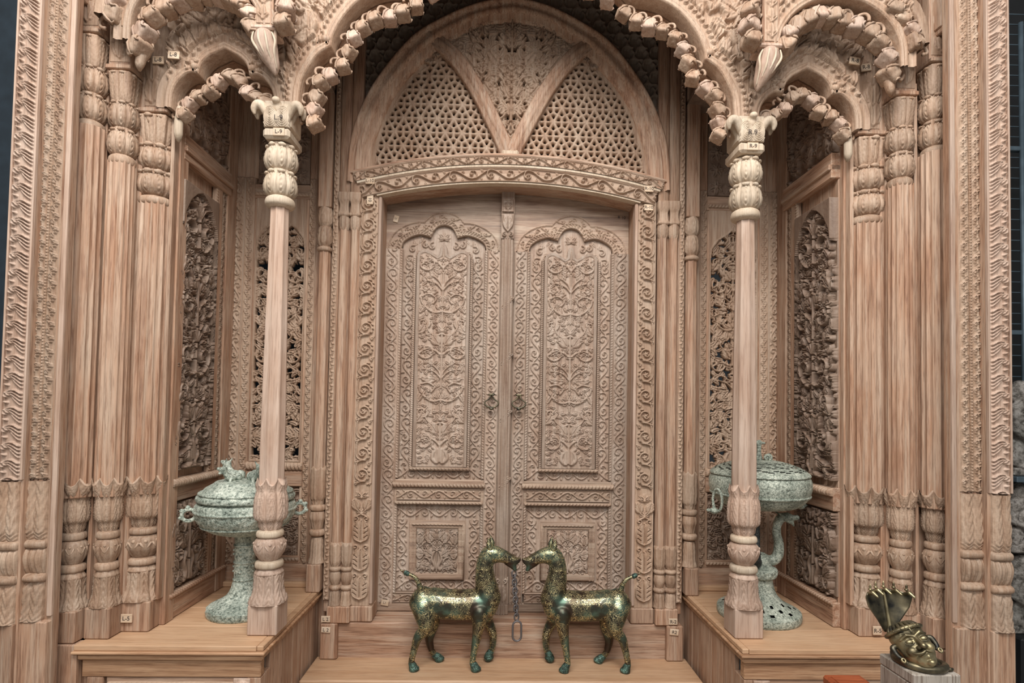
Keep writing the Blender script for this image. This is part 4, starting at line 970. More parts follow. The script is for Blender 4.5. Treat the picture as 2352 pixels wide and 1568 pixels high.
ns = thing('niche_side_wall', 'deeply carved side wall panel with vase and leaves beside the handled censer', 'wall panel', (-SX_, 2.9, .57), 'niche side walls')
V3 = (1, 0, 0)
def side_rel(R, y0, z0, off=0., th=.012, vert=False, ys_=1.):   # sheet x -> +Y (or up), raised towards the niche (+X on the left)
    if vert: return relief(R, (-SX_+off, y0, z0), UZ, UY, V3, th)
    return relief(R, (-SX_+off, y0, z0), (0, ys_, 0), UZ, V3, th)
Sx = lambda n_, y0, y1, z0, z1, dx=.0, m_='wy', par=None: part(n_, box(-SX_-.04, -SX_+dx, y0, y1, z0, z1, .004), m_, par or ns)
Sx('backing', 2.66, 3.20, .571, 4.3, -.018, 'wv')
Sx('bottom_plank', 2.655, 3.205, .571, .69, .012); part('plank_moulding', side_rel(band_rope(.53, .03, .02, .003, .014), 2.66, .672, .004), 'wy', ns, True)
R = Rel(.40, .41, .003); h = .018; R.sym = .20
R.stroke([(.2, .02), (.2, .39)], .012, .008, h, smooth=False); R.stroke([(.24, .02), (.225, .06), (.25, .11), (.23, .15)], .02, .014, h)
for x, y, r, a, sg in ((.29, .16, .055, 2.5, -1), (.30, .30, .06, 3, 1), (.35, .06, .045, 1.5, 1), (.24, .36, .035, 4, 1)): R.spiral(x, y, r, a, 1.1, sg, .012, h, 'flower')
for x, y, a in ((.22, .18, .9), (.25, .25, .3), (.3, .07, .6), (.36, .22, 1.6)): R.acanthus(x, y, a, .09, .07, h)
fill_leaves(R, 140, h, .05, 41)
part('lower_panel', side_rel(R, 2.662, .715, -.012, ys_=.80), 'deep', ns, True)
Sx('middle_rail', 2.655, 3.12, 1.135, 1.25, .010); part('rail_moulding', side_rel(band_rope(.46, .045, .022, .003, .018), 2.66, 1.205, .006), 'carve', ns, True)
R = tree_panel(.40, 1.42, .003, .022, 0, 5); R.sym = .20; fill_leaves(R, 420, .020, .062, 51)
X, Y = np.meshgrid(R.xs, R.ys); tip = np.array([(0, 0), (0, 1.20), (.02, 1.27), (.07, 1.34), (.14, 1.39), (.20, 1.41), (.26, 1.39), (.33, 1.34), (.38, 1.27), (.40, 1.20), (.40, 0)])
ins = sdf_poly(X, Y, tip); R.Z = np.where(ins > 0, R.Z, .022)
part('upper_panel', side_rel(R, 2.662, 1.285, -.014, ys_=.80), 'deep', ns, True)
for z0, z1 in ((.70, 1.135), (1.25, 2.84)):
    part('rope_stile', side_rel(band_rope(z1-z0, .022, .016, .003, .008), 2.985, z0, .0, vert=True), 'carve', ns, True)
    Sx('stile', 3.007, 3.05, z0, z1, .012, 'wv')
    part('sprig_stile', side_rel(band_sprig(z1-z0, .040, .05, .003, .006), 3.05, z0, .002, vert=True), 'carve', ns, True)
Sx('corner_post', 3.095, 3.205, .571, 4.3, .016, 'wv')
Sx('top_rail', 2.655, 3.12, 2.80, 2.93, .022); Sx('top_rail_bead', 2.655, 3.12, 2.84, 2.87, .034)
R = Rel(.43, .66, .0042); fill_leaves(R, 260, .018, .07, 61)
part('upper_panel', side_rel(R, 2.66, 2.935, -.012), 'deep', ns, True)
copy_tree(ns, (SX_, 2.9, .57), True, 'deeply carved side wall panel with vase and leaves beside the dragon stem censer')

# slender clustered colonnettes between niche and door, and the niche's inner half column
def colonnettes():
    t = thing('colonnette_cluster', 'pair of slender fluted colonnettes on a block between the door and the handled censer niche', 'colonnettes', (-.94, 3.10, .40), 'clustered colonnettes')
    for x in (-.955, -.892):
        o = np.array([x+.0, 3.135, 0])
        c = lambda n_, g, m_='wv', par=None: part(n_, (np.asarray(g[0])+o, g[1]), m_, par or t, True)
        c('shaft', lathe([(.029, .79), (.029, .795), (.029, .81), (.029, 2.62), (.029, 2.635), (.029, 2.64)], 48, flute=6, fl_d=.12))
        c('base_bell', lathe(prof([(.036, .494), (.031, .52), (.028, .56), (.022, .58)], 5), 48, (0, 0, 0), petals(6, .003, 4, .001)), 'carve')
        c('lower_ring', lathe(prof([(.022, .575), (.033, .585), (.034, .597), (.022, .607)], 4), 32), 'carve')
        c('base_vase', lathe(prof([(.02, .605), (.032, .64), (.030, .67), (.022, .685)], 5), 48), 'carve')
        c('upper_ring', lathe(prof([(.022, .682), (.033, .69), (.034, .702), (.022, .71)], 4), 32), 'carve')
        c('leaf_sheath', lathe(prof([(.02, .708), (.03, .735), (.033, .78), (.033, .845)], 5), 48, (0, 0, 0), petals(6, .003, 6, .0012), lambda th, tt: -.016*np.abs(np.sin(3*th))*np.clip((tt-.6)/.4, 0, 1)), 'carve')
        c('leaf_cup', lathe(prof([(.012, 2.60), (.028, 2.63), (.033, 2.67), (.030, 2.705)], 5), 48, (0, 0, 0), petals(6, .003, 5, .0012)), 'carve')
        c('cap', lathe(prof([(.026, 2.70), (.034, 2.71), (.028, 2.73), (.026, 2.77), (.034, 2.80), (.034, 2.84)], 4), 40, sq=.8), 'carve')
        c('upper_post', box(-.03, .03, -.02, .04, 2.84, 4.3, .004))
    part('base_block', box(-.99, -.862, 3.095, 3.25, .402, .494, .005), 'wv', t)
    part('backing_board', box(-1.022, -.864, 3.14, 3.24, .45, 4.3, .004), 'wv', t)
    part('bead_strip', relief(band_sprig(3.6, .030, .04, .0032, .006), (-1.020, 3.128, .52), UZ, UX, FR, .02), 'carve', t, True)
    part('foot_block', box(-1.018, -.925, 3.088, 3.26, .207, .402, .005), 'wv', t)
    part('lower_board', box(-1.022, -.99, 3.215, 3.25, .0, .60, .004), 'wv', t)
    return t
cl = colonnettes(); copy_tree(cl, (.94, 3.10, .40), True, 'pair of slender fluted colonnettes between the door and the dragon stem censer niche')
def half_column():
    X, Y = -1.068, 3.15
    t = thing('niche_half_column', 'small fluted half column with lotus base beside the colonnettes, next to the handled censer niche', 'column', (X, Y, .57), 'niche half columns')
    o = np.array([X, Y, 0]); c = lambda n_, g, m_='wv', par=None: part(n_, (np.asarray(g[0])+o, g[1]), m_, par or t, True)
    part('block', box(X-.040, X+.036, Y-.055, Y+.06, .571, .725, .005), 'wv', t)
    c('shaft', lathe([(.036, 1.19), (.036, 1.195), (.036, 1.21), (.034, 2.49), (.034, 2.505), (.034, 2.51)], 64, flute=8, fl_d=.12))
    c('base_bell', lathe(prof([(.048, .725), (.038, .76), (.036, .82), (.030, .87)], 5), 64, (0, 0, 0), petals(6, .004, 5, .0014)), 'carve')
    c('lower_ring', lathe(prof([(.03, .875), (.044, .885), (.045, .905), (.03, .915)], 4), 32), 'carve')
    c('base_vase', lathe(prof([(.028, .912), (.036, .95), (.044, .98), (.038, 1.015)], 5), 64, (0, 0, 0), petals(6, .003, 0, 0)), 'carve')
    c('upper_ring', lathe(prof([(.03, 1.015), (.045, 1.025), (.045, 1.045), (.03, 1.055)], 4), 32), 'carve')
    c('leaf_sheath', lathe(prof([(.03, 1.05), (.034, 1.075), (.042, 1.10), (.043, 1.18), (.042, 1.275)], 5), 64, (0, 0, 0), petals(6, .004, 8, .0016), lambda th, tt: -.02*np.abs(np.sin(3*th))*np.clip((tt-.6)/.4, 0, 1)), 'carve')
    c('neck_ring', lathe(prof([(.03, 2.50), (.042, 2.505), (.044, 2.52), (.03, 2.532)], 4), 32), 'carve')
    for j in (0, 1): c('lotus_bulb', lathe(prof([(.03, 2.528+.115*j), (.043, 2.56+.115*j), (.042, 2.60+.115*j), (.034, 2.645+.115*j)], 5), 64, (0, 0, 0), eyes(6, .004, 2)), 'carve')
    part('upper_post', box(X-.038, X+.038, Y-.035, Y+.05, 2.755, 4.3, .004), 'wv', t)
    part('backing_board', box(X-.042, X+.046, Y+.02, Y+.09, .58, 4.3, .004), 'wv', t)
    return t
hc = half_column(); copy_tree(hc, (1.068, 3.15, .57), True, 'small fluted half column with lotus base beside the colonnettes, next to the dragon stem censer niche')

# ================================================================== PLATFORMS
def platform(s):
    side = 'handled censer' if s < 0 else 'dragon stem censer'
    t = thing('niche_platform', 'boxed timber platform with moulded top under the %s' % side, 'platform', (s*1.4, 2.8, 0), 'timber niche platforms')
    xi, xo = s*1.03, sx(s, -1.845, 1.86)
    B = lambda n_, x0, x1, y0, y1, z0, z1, m_, c=.004, par=None: part(n_, box(x0, x1, y0, y1, z0, z1, c), m_, par or t)
    # top planks, running along the platform's width; broad front plank and inner edge strip
    ys = [2.40, 2.62, 2.86, 3.06, 3.20]
    for a, b_ in zip(ys[:-1], ys[1:]): B('top_plank', s*1.075, xo if a < 2.5 else s*1.70, a+.001, b_-.001, .548, .570, 'plank', .002)
    B('edge_strip', s*1.046, s*1.0745, 2.405, 3.22, .548, .570, 'plank', .003)
    B('front_moulding', s*1.036, sx(s, -1.85, 1.85), 2.388, 2.44, .535, .5475, 'plank_edge', .005)
    B('front_moulding', s*1.048, sx(s, -1.835, 1.835), 2.404, 2.44, .505, .5345, 'plank_edge', .008)
    B('side_moulding', s*1.036, s*1.075, 2.44, 3.20, .535, .5475, 'plank_edge', .005)
    B('side_moulding', s*1.048, s*1.085, 2.44, 3.20, .505, .5345, 'plank_edge', .008)
    B('front_fascia', s*1.06, sx(s, -1.82, 1.82), 2.418, 2.46, .43, .5045, 'plank_edge')
    ny = 5
    for i in range(ny): B('side_plank', s*1.062, s*1.085, 2.52+i*(3.2-2.52)/ny+.002, 2.52+(i+1)*(3.2-2.52)/ny-.002, .0, .5045, 'wv', .002)
    B('corner_post', s*1.06, s*1.12, 2.42, 2.52, .0, .429, 'wv')
    B('corner_post', sx(s, -1.80, 1.80), sx(s, -1.73, 1.73), 2.42, 2.52, .0, .429, 'wv')
    # front panel in its moulded frame, and the scroll bracket at the corner
    x0, x1 = min(s*1.16, s*1.72), max(s*1.16, s*1.72)
    B('front_rail', x0, x1, 2.425, 2.47, .37, .428, 'wh'); part('rail_carving', hmould(x0+.01, x1-.01, .385, .025, 2.425, .007), 'carveh', t, True)
    R = Rel(.56, .34, .0035); R.sym = .28
    for x, y, r, a, sg in ((.36, .26, .05, 2, 1), (.47, .24, .06, 3, -1), (.36, .12, .06, 3, 1), (.48, .10, .05, 2, 1)): R.spiral(x, y, r, a, 1.1, sg, .01, .012, 'flower')
    R.palm(.28, .18, pi/2, .09, 7, 3, .012); fill_leaves(R, 60, .012, .05, 71); R.Z[-3:] = .012; R.Z[:, :3] = R.Z[:, -3:] = .012
    part('front_panel', relief(R, (x0, 2.445, .03), UX, UZ, FR, .02), 'carveh', t, True)
    B('back_board', s*1.024, s*1.085, 3.205, 3.25, .0, .545, 'wv')
    cxx = s*1.14
    R = Rel(.07, .16, .0035); R.spiral(.035, .12, .028, 0, 1.3, 1, .008, .012); R.acanthus(.035, .09, -pi/2, .09, .06, .012)
    part('corner_bracket', relief(R, (cxx-.035, 2.419, .265), UX, UZ, FR, .03), 'rose', t, True)
    return t
platform(-1); platform(1)
# ================================================================== ARCHES
# one lotus bud, tip down along -Z, origin at its stem end
def bud_mesh():
    def f(th, t):
        u = (th*4/(2*pi)) % 1-.5
        return .0035*np.cos(2*pi*u)*np.sin(pi*t)+.0016*np.cos(8*th+9*t)*np.sin(pi*t)
    V, F = lathe([(.010, 0), (.021, -.004), (.029, -.014), (.032, -.027), (.031, -.040), (.034, -.053), (.030, -.059), (.022, -.062), (.013, -.060), (.003, -.064)], 24, (0, 0, 0), f, sq=.16)
    g1 = (V, [q[::-1] for q in F])
    gs = [g1]
    for k in range(4):   # overlapping petal edges
        a = pi/4+k*pi/2
        gs.append(tube([(cos(a+d)*r, sin(a+d)*r, z) for d, r, z in ((.75, .027, -.010), (.4, .034, -.020), (0, .038, -.036), (-.25, .040, -.050), (-.1, .037, -.060))], [.002, .004, .0045, .004, .002], 6))
    V, F = cat_geo(*gs)
    return mk_mesh('lotus_bud', V, F, M['carve'], True)
BUD = bud_mesh(); BUDP = BUD.copy(); BUDP.materials.clear(); BUDP.materials.append(M['rose'])
def stem_mesh():
    V, F = tube(spline([(0, 0, -.012), (.004, 0, .006), (.016, 0, .020), (.034, 0, .024), (.046, 0, .012), (.048, 0, -.006)], 4), [.008, .0065, .006, .006, .006, .007], 8)
    return mk_mesh('stem', V, F, M['carve'], True)
STEM = stem_mesh()
def buds_along(t, pts, y, yaw0=0., scale=1., tilt=.5, mats=(None,), out=None):
    """PTS (x, z, dx, dz): bud centre in the arch plane and the direction towards the arch"""
    org = ORG[t.name]
    for i, (x, z, dx_, dz_) in enumerate(pts):
        a = atan2(dx_, dz_)          # lean of the stem end from the vertical
        s = scale*random.uniform(.93, 1.07)
        m = Matrix.Translation(Vector((x+dx_*.028*s, y, z+dz_*.028*s))-Vector(org)) @ Matrix.Rotation(a*.75, 4, 'Y') @ Matrix.Rotation(random.uniform(-.15, .15)-.22, 4, 'X') @ Matrix.Rotation(random.uniform(-.3, .3), 4, 'Z') @ Matrix.Scale(s, 4)
        b = inst('lotus_bud', BUDP if i % 3 == 1 else BUD, t, m)
        sgn = 1 if dx_ >= 0 else -1
        inst('stem', STEM, b, Matrix.Scale(sgn, 4, (1, 0, 0)) if sgn < 0 else Matrix())
def toward(P, curve):
    out = []
    for x, z in P:
        d = curve-np.array([x, z]); i = np.argmin((d**2).sum(1)); v = d[i]/(np.linalg.norm(d[i])+1e-9); v = v+np.array([0, .35]); v /= np.linalg.norm(v); out.append((x, z, v[0], v[1]))
    return out
MOULD = lambda y: [(-.001, y+.09), (-.001, y+.004), (.004, y-.006), (.010, y-.008), (.013, y-.002), (.018, y-.010), (.026, y-.010), (.029, y-.003), (.034, y+.002), (.060, y+.002), (.064, y-.006), (.070, y-.004), (.072, y+.006)]
def spandrel(w, h, x0, z0, y, curve_poly, seed, ht=.017, res=.0038, n=260, L=.07):
    R = Rel(w, h, res); R.sym = None
    rr = random.Random(seed); n = int(620*w*h)+60
    for _ in range(int(n*.25)):
        x, z = rr.uniform(.02, w-.02), rr.uniform(.02, h-.02); R.acanthus(x, z, rr.uniform(.6, 2.6), L*1.4, L*.8, ht)
    fill_leaves(R, n, ht, L, seed+1)
    X, Y = np.meshgrid(R.xs+x0, R.ys+z0); sd = -sdf_poly(X, Y, curve_poly)
    R.Z = np.where(sd < .072, 0, R.Z)
    # rope of little leaves on the flat band that follows the arch
    return R, sd
def arch_thing(t, cx, curve, y, x0, x1, z0, z1, seed, L=.07, leafband=True):
    cw = curve+np.array([cx, 0])
    poly = np.concatenate([cw, [(cw[-1, 0], z0-.5), (cw[0, 0], z0-.5)]])
    R, sd = spandrel(x1-x0, z1-z0, x0, z0, y, poly, seed, L=L)
    if leafband:
        seg = np.r_[0, np.cumsum(np.linalg.norm(np.diff(cw, axis=0), axis=1))]
        for k in range(int(seg[-1]/.026)):
            q = .013+k*.026; x, z = np.interp(q, seg, cw[:, 0]), np.interp(q, seg, cw[:, 1]); xa, za = np.interp(q+.01, seg, cw[:, 0]), np.interp(q+.01, seg, cw[:, 1])
            a = atan2(za-z, xa-x); px_, pz_ = x-sin(a)*.047-x0, z+cos(a)*.047-z0
            R.leaf(px_, pz_, a+.5, .026, .007, .8, .009); R.st(px_+.006*cos(a+1.8), pz_+.006*sin(a+1.8), .006, .009)
    part('spandrel_carving', relief(R, (x0, y, z0), UX, UZ, FR, .05, sd-.001), 'carve', t, True)
    part('arch_moulding', sweepXZ(cw, MOULD(y)), 'carve', t, True)
    return cw
# --- cusped arches over the niches
niche_half = lobes([(0, 3.272), (.040, 3.252), (.075, 3.232), (.105, 3.198), (.118, 3.150)], [(.118, 3.150), (.165, 3.150), (.208, 3.112), (.232, 3.06), (.236, 2.985)], k=6)
niche_curve = mir(niche_half)
AY = 2.535
nbuds = [(-.186, 2.975), (-.166, 3.028), (-.125, 3.058), (-.067, 3.084), (-.034, 3.141), (.018, 3.163), (.063, 3.146), (.102, 3.090), (.147, 3.059), (.190, 3.040)]
def niche_arch(cx, s, lab):
    t = thing('cusped_niche_arch', lab, 'arch', (cx, AY, 2.9), 'cusped niche arches')
    x0, x1 = (cx-.255, cx+.285) if s < 0 else (cx-.285, cx+.255)
    cw = arch_thing(t, cx, niche_curve, AY, x0, x1, 2.985, 3.72, 101 if s < 0 else 131)
    part('soffit', sweepXZ(cw, [(-.001, AY+.08), (-.001, AY+.16), (.03, AY+.16)]), 'wv', t)
    for k in (-1, 1): part('cusp_tip', ellipsoid((cx+k*.134, AY+.006, 3.182), (.024, .024, .020), 12), 'carve', t, True)
    P = [((-s)*x+cx if s > 0 else cx+x, z) for x, z in nbuds]
    buds_along(t, toward(P, cw), AY+.035, 0, 1.0)
    e = cx+s*.215
    part('drop_leaf', remesh([tube(spline([(e, AY+.03, 3.0), (e-s*.004, AY+.02, 2.93), (e-s*.004, AY+.02, 2.87), (e, AY+.03, 2.845)], 5), [.014, .020, .020, .010], 10, round_caps=True)], .005), 'pale', t, True)
    part('wall_above', box(x0, x1, AY+.01, AY+.05, 3.72, 4.3), 'wv', t)
    return t
niche_arch(-1.362, -1, 'cusped teak arch hung with lotus buds over the handled censer'); niche_arch(1.407, 1, 'cusped teak arch hung with lotus buds over the dragon stem censer')
# --- great central arch
cen_half = lobes([(0, 3.92), (.16, 3.85), (.34, 3.74), (.44, 3.70), (.545, 3.60)], [(.545, 3.60), (.66, 3.585), (.755, 3.535), (.835, 3.445), (.878, 3.36), (.888, 3.302)], [(.888, 3.302), (.945, 3.265), (.99, 3.20), (1.024, 3.12), (1.034, 3.0)], k=6)
cen_curve = mir(cen_half); CX0 = .020
t = thing('central_arch', 'great cusped arch hung with lotus buds between the two free standing pillars', 'arch', (CX0, AY, 2.9))
cw = arch_thing(t, CX0, cen_curve, AY, CX0-1.0965, CX0+1.1015, 3.0, 4.12, 161, L=.075)
part('soffit', sweepXZ(cw, [(-.001, AY+.08), (-.001, AY+.14), (.03, AY+.14)]), 'wv', t)
for k in (-1, 1): part('cusp_tip', ellipsoid((CX0+k*.912, AY+.006, 3.335), (.026, .024, .022), 12), 'carve', t, True)
part('wall_above', box(CX0-1.0965, CX0+1.1015, AY+.01, AY+.05, 4.12, 4.3), 'wh', t)
cb = [(.962, 2.952), (.968, 3.018), (.960, 3.082), (.940, 3.145), (.900, 3.185), (.838, 3.230), (.812, 3.302), (.788, 3.366), (.747, 3.418), (.690, 3.456), (.624, 3.476), (.560, 3.496), (.50, 3.54), (.42, 3.60), (.33, 3.64)]
P = [(CX0+s*x, z) for s in (-1, 1) for x, z in cb]
buds_along(t, toward(P, cw), AY+.035, 0, 1.05)
nc = 0
for x0_, x1_ in ((-1.64, -1.03), (1.03, 1.64)): solo('niche_shade_board', box(x0_, x1_, 2.60, 3.24, 3.42, 3.45), 'deep', 'dark board added to keep light out of the upper niche of the %s' % ('handled censer' if x0_ < 0 else 'dragon stem censer'), 'shade board', group='niche shade boards')  # boards added to block bounced light in the upper niches
# --- canopy arches standing in front, from the slim columns to the hanging pendants
KY = 2.385
can_half = spline([(0, 3.505), (.10, 3.495), (.19, 3.445), (.25, 3.375), (.278, 3.30), (.282, 3.20)], 6)
def canopy(cx, s, lab):
    t = thing('canopy_arch', lab, 'arch', (cx, KY, 3.1), 'projecting canopy arches')
    cv = mir(can_half); x0, x1 = (cx-.32, -1.160) if s < 0 else (1.192, cx+.32)
    cw = arch_thing(t, cx, cv, KY, x0, x1, 3.26, 3.85, 201 if s < 0 else 231, L=.06)
    ang = np.linspace(-2.05, 1.75, 12)
    P = []
    cv2 = can_half
    bl = [(.245, 3.19), (.230, 3.257), (.190, 3.325), (.148, 3.372), (.079, 3.400), (.024, 3.418), (-.024, 3.435), (-.093, 3.436), (-.141, 3.417), (-.189, 3.391), (-.230, 3.348), (-.243, 3.296)]
    P = [(cx+s*x, z) for x, z in bl]
    buds_along(t, toward(P, cw), KY+.03, 0, 1.2)
    part('wall_above', box(x0, x1, KY+.01, KY+.05, 3.85, 4.3), 'wv', t)
    part('soffit', sweepXZ(cw, [(-.001, KY+.08), (-.001, KY+.13), (.03, KY+.13)]), 'wv', t)
    e = cx+s*.25
    part('drop_leaf', remesh([tube(spline([(e, KY+.04, 3.20), (e-s*.006, KY+.03, 3.16), (e+s*.004, KY+.03, 3.11), (e+s*.01, KY+.04, 3.09)], 5), [.018, .024, .02, .008], 10, round_caps=True)], .005), 'carve', t, True)
    return t
canopy(-1.415, -1, 'projecting canopy arch with large lotus buds over the handled censer niche'); canopy(1.47, 1, 'projecting canopy arch with large lotus buds over the dragon stem censer niche')
def pendant(x, s, lab):
    t = thing('hanging_pendant', lab, 'pendant', (x, KY, 3.1), 'hanging lotus pendants')
    part('post', box(x-.040, x+.040, KY-.006, KY+.09, 3.27, 4.3, .005), 'wv', t)
    R = Rel(.06, .3, .003); R.sym = .03
    for q in range(4): R.leaf(.03, .02+.07*q, pi/2, .07, .016, 0, .006); R.leaf(.036, .03+.07*q, .6, .03, .008, .5, .006)
    part('post_carving', relief(R, (x-.03, KY-.007, 3.29), UX, UZ, FR, .003), 'carve', t, True)
    part('collar', box(x-.056, x+.056, KY-.014, KY+.095, 3.262, 3.282, .008), 'rose', t)
    # a bud wrapped in two long leaves, tip pointing down
    tipx = x+s*-.045
    b = part('lotus_drop', remesh([ellipsoid((x, KY+.02, 3.222), (.050, .048, .050)), tube(spline([(x, KY+.02, 3.235), (x-s*.012, KY+.022, 3.18), (tipx+s*.01, KY+.03, 3.125), (tipx, KY+.034, 3.085)], 6), [.048, .046, .028, .006], 14, round_caps=True)], .005), 'rose', t, True)
    gs = []
    for k in range(4):
        q = (k-1.5)*.022
        gs.append(tube(spline([(x+q*1.2, KY-.026+abs(q)*.5, 3.25), (x+q*1.5-s*.006, KY-.030+abs(q)*.6, 3.21), (x+q-s*.018, KY-.018+abs(q)*.4, 3.165), (tipx+q*.3, KY+.022, 3.10)], 5), [.003, .006, .006, .002], 6))
    part('leaf_edges', cat_geo(*gs), 'pale', b, True)
    for k, (bx, bz) in enumerate(((.062, 3.30), (.070, 3.365), (.066, 3.435), (.058, 3.50))):
        m = Matrix.Translation(Vector((x-s*(bx+.012), KY+.02, bz+.04))-Vector(ORG[t.name])) @ Matrix.Rotation(s*.25, 4, 'Y') @ Matrix.Rotation(-.3, 4, 'X') @ Matrix.Rotation(.4*k, 4, 'Z') @ Matrix.Scale(1.25, 4)
        bb = inst('lotus_bud', BUDP if k % 2 else BUD, t, m); inst('stem', STEM, bb, Matrix.Scale(s, 4, (1, 0, 0)) if s < 0 else Matrix())
    return t
pendant(-1.118, -1, 'hanging lotus bud pendant between the arches, above the pillar by the handled censer'); pendant(1.150, 1, 'hanging lotus bud pendant between the arches, above the pillar by the dragon stem censer')
# --- first buds of the outermost arch, springing from the tall columns
def outer_arch(x, s, lab):
    t = thing('outer_arch_spring', lab, 'arch', (x, 2.37, 3.3), 'springing of the outermost arch')
    pts = [(x-s*.02, 3.325), (x-s*.04, 3.375), (x-s*.075, 3.425), (x-s*.12, 3.47)]
    cv = np.array([(x+s*.02, 3.30), (x+s*.01, 3.40), (x-s*.02, 3.47), (x-s*.08, 3.53), (x-s*.16, 3.57)])
    part('arch_moulding', sweepXZ(cv if s < 0 else cv, [(-.02, 2.45), (-.02, 2.372), (-.01, 2.362), (.005, 2.366), (.02, 2.36), (.03, 2.37), (.03, 2.45)]), 'carve', t, True)
    buds_along(t, toward(pts, cv), 2.40, 0, 1.15)
    part('wall_above', box(min(x+s*.03, x-s*.05), max(x+s*.03, x-s*.05), 2.40, 2.44, 3.56, 4.3), 'wv', t)
outer_arch(-1.795, -1, 'first lotus buds of the outermost arch beside the left tall column'); outer_arch(1.835, 1, 'first lotus buds of the outermost arch beside the right tall column')
# ================================================================== CENSERS
def ring_lumps(R_, z, n, s, c):
    return cat_geo(*[ellipsoid((c[0]+R_*cos(2*pi*i/n), c[1]+R_*sin(2*pi*i/n), c[2]+z), (s, s, s*.8), 8) for i in range(n)])
def lathe_holes(pr, n, c, rows, test):
    V, F = lathe(pr, n, c); F = F[:-2]; keep = []
    for q, f in enumerate(F):
        r, a = divmod(q, n)
        if r in rows and test(r, a): continue
        keep.append(f)
    return V, keep
def relband(n, amp, rows):
    def f(th, t): return amp*np.cos(n*th+2.2*np.sin(rows*2*pi*t))*np.cos(rows*2*pi*t)*np.sin(pi*t)
    return f
cA = (-1.318, 2.81, .571)
ce = thing('bronze_censer', 'green bronze lidded bowl with small beasts and looped handles on a tall stem', 'censer', cA)
def CP(n_, g, m_='pat', par=None, sm=True): return part(n_, g, m_, par or ce, sm)
CP('foot', lathe(prof([(.165, 0), (.169, .012), (.168, .032), (.161, .040), (.138, .050), (.110, .066), (.078, .088), (.062, .12), (.054, .15)], 5), 72, cA, relband(14, .003, 2)))
st_ = CP('stem', lathe(prof([(.054, .148), (.050, .17), (.0485, .25), (.048, .32), (.051, .40)], 4), 48, cA))
for z in (.165, .25, .335): CP('stem_band', lathe(prof([(.048, z-.006), (.053, z-.003), (.053, z+.003), (.048, z+.006)], 3), 48, cA), 'pat', st_)
CP('stem_studs', cat_geo(*[ellipsoid((cA[0]+.05*cos(a), cA[1]+.05*sin(a), cA[2]+z), (.006,)*3, 8) for a in (-1.57, -.3, .9, 2.2, 3.5) for z in (.205, .23, .29, .31)]), 'pat', st_)
bw = CP('bowl', lathe(prof([(.050, .385), (.10, .392), (.160, .412), (.205, .445), (.228, .485), (.233, .525), (.227, .548), (.212, .556), (.210, .565)], 5), 110, cA, relband(22, .0028, 3)))
CP('bowl_band', lathe(prof([(.231, .508), (.238, .512), (.238, .520), (.231, .524)], 3), 90, cA), 'pat', bw)
CP('bowl_band', lathe(prof([(.196, .432), (.204, .436), (.207, .442), (.201, .446)], 3), 90, cA), 'pat', bw)
ld = CP('lid', lathe(prof([(.212, .563), (.226, .566), (.228, .584), (.218, .592), (.212, .600), (.185, .628), (.150, .648), (.142, .656), (.10, .664), (.04, .666)], 5), 110, cA, relband(18, .003, 3)))
CP('lid_bead', lathe(prof([(.214, .596), (.220, .600), (.216, .607), (.208, .606)], 3), 90, cA), 'pat', ld)
beast = remesh([ellipsoid((0, 0, .018), (.034, .020, .020)), ellipsoid((-.032, 0, .018), (.022, .022, .022)), tube([(.02, 0, .022), (.036, 0, .040), (.046, 0, .058)], [.018, .014, .013], 10, round_caps=True), tube([(.044, 0, .062), (.064, 0, .066), (.078, 0, .070)], [.016, .013, .009], 10, round_caps=True), tube([(.05, 0, .050), (.072, 0, .046)], [.010, .006], 8, round_caps=True), tube([(.045, .010, .07), (.034, .016, .088)], [.006, .003], 6, round_caps=True), tube([(.045, -.010, .07), (.034, -.016, .088)], [.006, .003], 6, round_caps=True), tube([(.015, .016, .01), (.03, .02, -.004)], .008, 6, round_caps=True), tube([(.015, -.016, .01), (.03, -.02, -.004)], .008, 6, round_caps=True)], .0035, 3)
for k, a in enumerate((2.75, -.75, 1.15, 4.2)):
    m = Matrix.Translation((cA[0]+.085*cos(a), cA[1]+.085*sin(a), cA[2]+.662)) @ Matrix.Rotation(a, 4, 'Z') @ Matrix.Scale(1.15 if k != 3 else .95, 4)
    CP('lid_beast', xform(beast, m), 'pat', ld)
for a in (3.62, .45):
    c = np.array(cA)+np.array([cos(a)*.252, sin(a)*.252, .50]); d = np.array([cos(a), sin(a), 0])
    loop = [c+d*.030*cos(q)+np.array([0, 0, .028*sin(q)]) for q in np.linspace(0, 2*pi, 20, endpoint=False)]
    hb = CP('looped_handle', tube(loop, .0095, 8, True))
    CP('handle_crest', cat_geo(ellipsoid(c+d*.004+np.array([0, 0, .036]), (.012,)*3, 8), ellipsoid(c+d*.030+np.array([0, 0, .022]), (.011,)*3, 8), ellipsoid(c+d*.036+np.array([0, 0, -.012]), (.009,)*3, 8)), 'pat', hb)

cB = (1.312, 2.81, .571)
ce2 = thing('bronze_censer', 'grey green bronze censer with pierced lid, bowl carried on dragon stems over a pierced foot', 'censer', cB)
def CQ(n_, g, m_='pat2', par=None, sm=True): return part(n_, g, m_, par or ce2, sm)
pf = prof([(.198, 0), (.202, .012), (.201, .034), (.194, .042), (.160, .058), (.120, .082), (.090, .112), (.074, .15), (.066, .20)], 5)
CQ('pierced_foot', lathe_holes(pf, 96, cB, range(18, 27), lambda r, a: (a//2+((r-18)//3)*2) % 5 == 0 and (r-18) % 3 != 2))
CQ('foot_shade_core', lathe([(.17, .004), (.14, .05), (.07, .10), (.05, .2)], 40, cB), 'pat_shade')  # dark colour puts shade behind the holes of the foot
CQ('stem_ring', lathe(prof([(.066, .195), (.084, .205), (.090, .225), (.088, .245), (.066, .255)], 4), 64, cB, relband(12, .003, 1)))
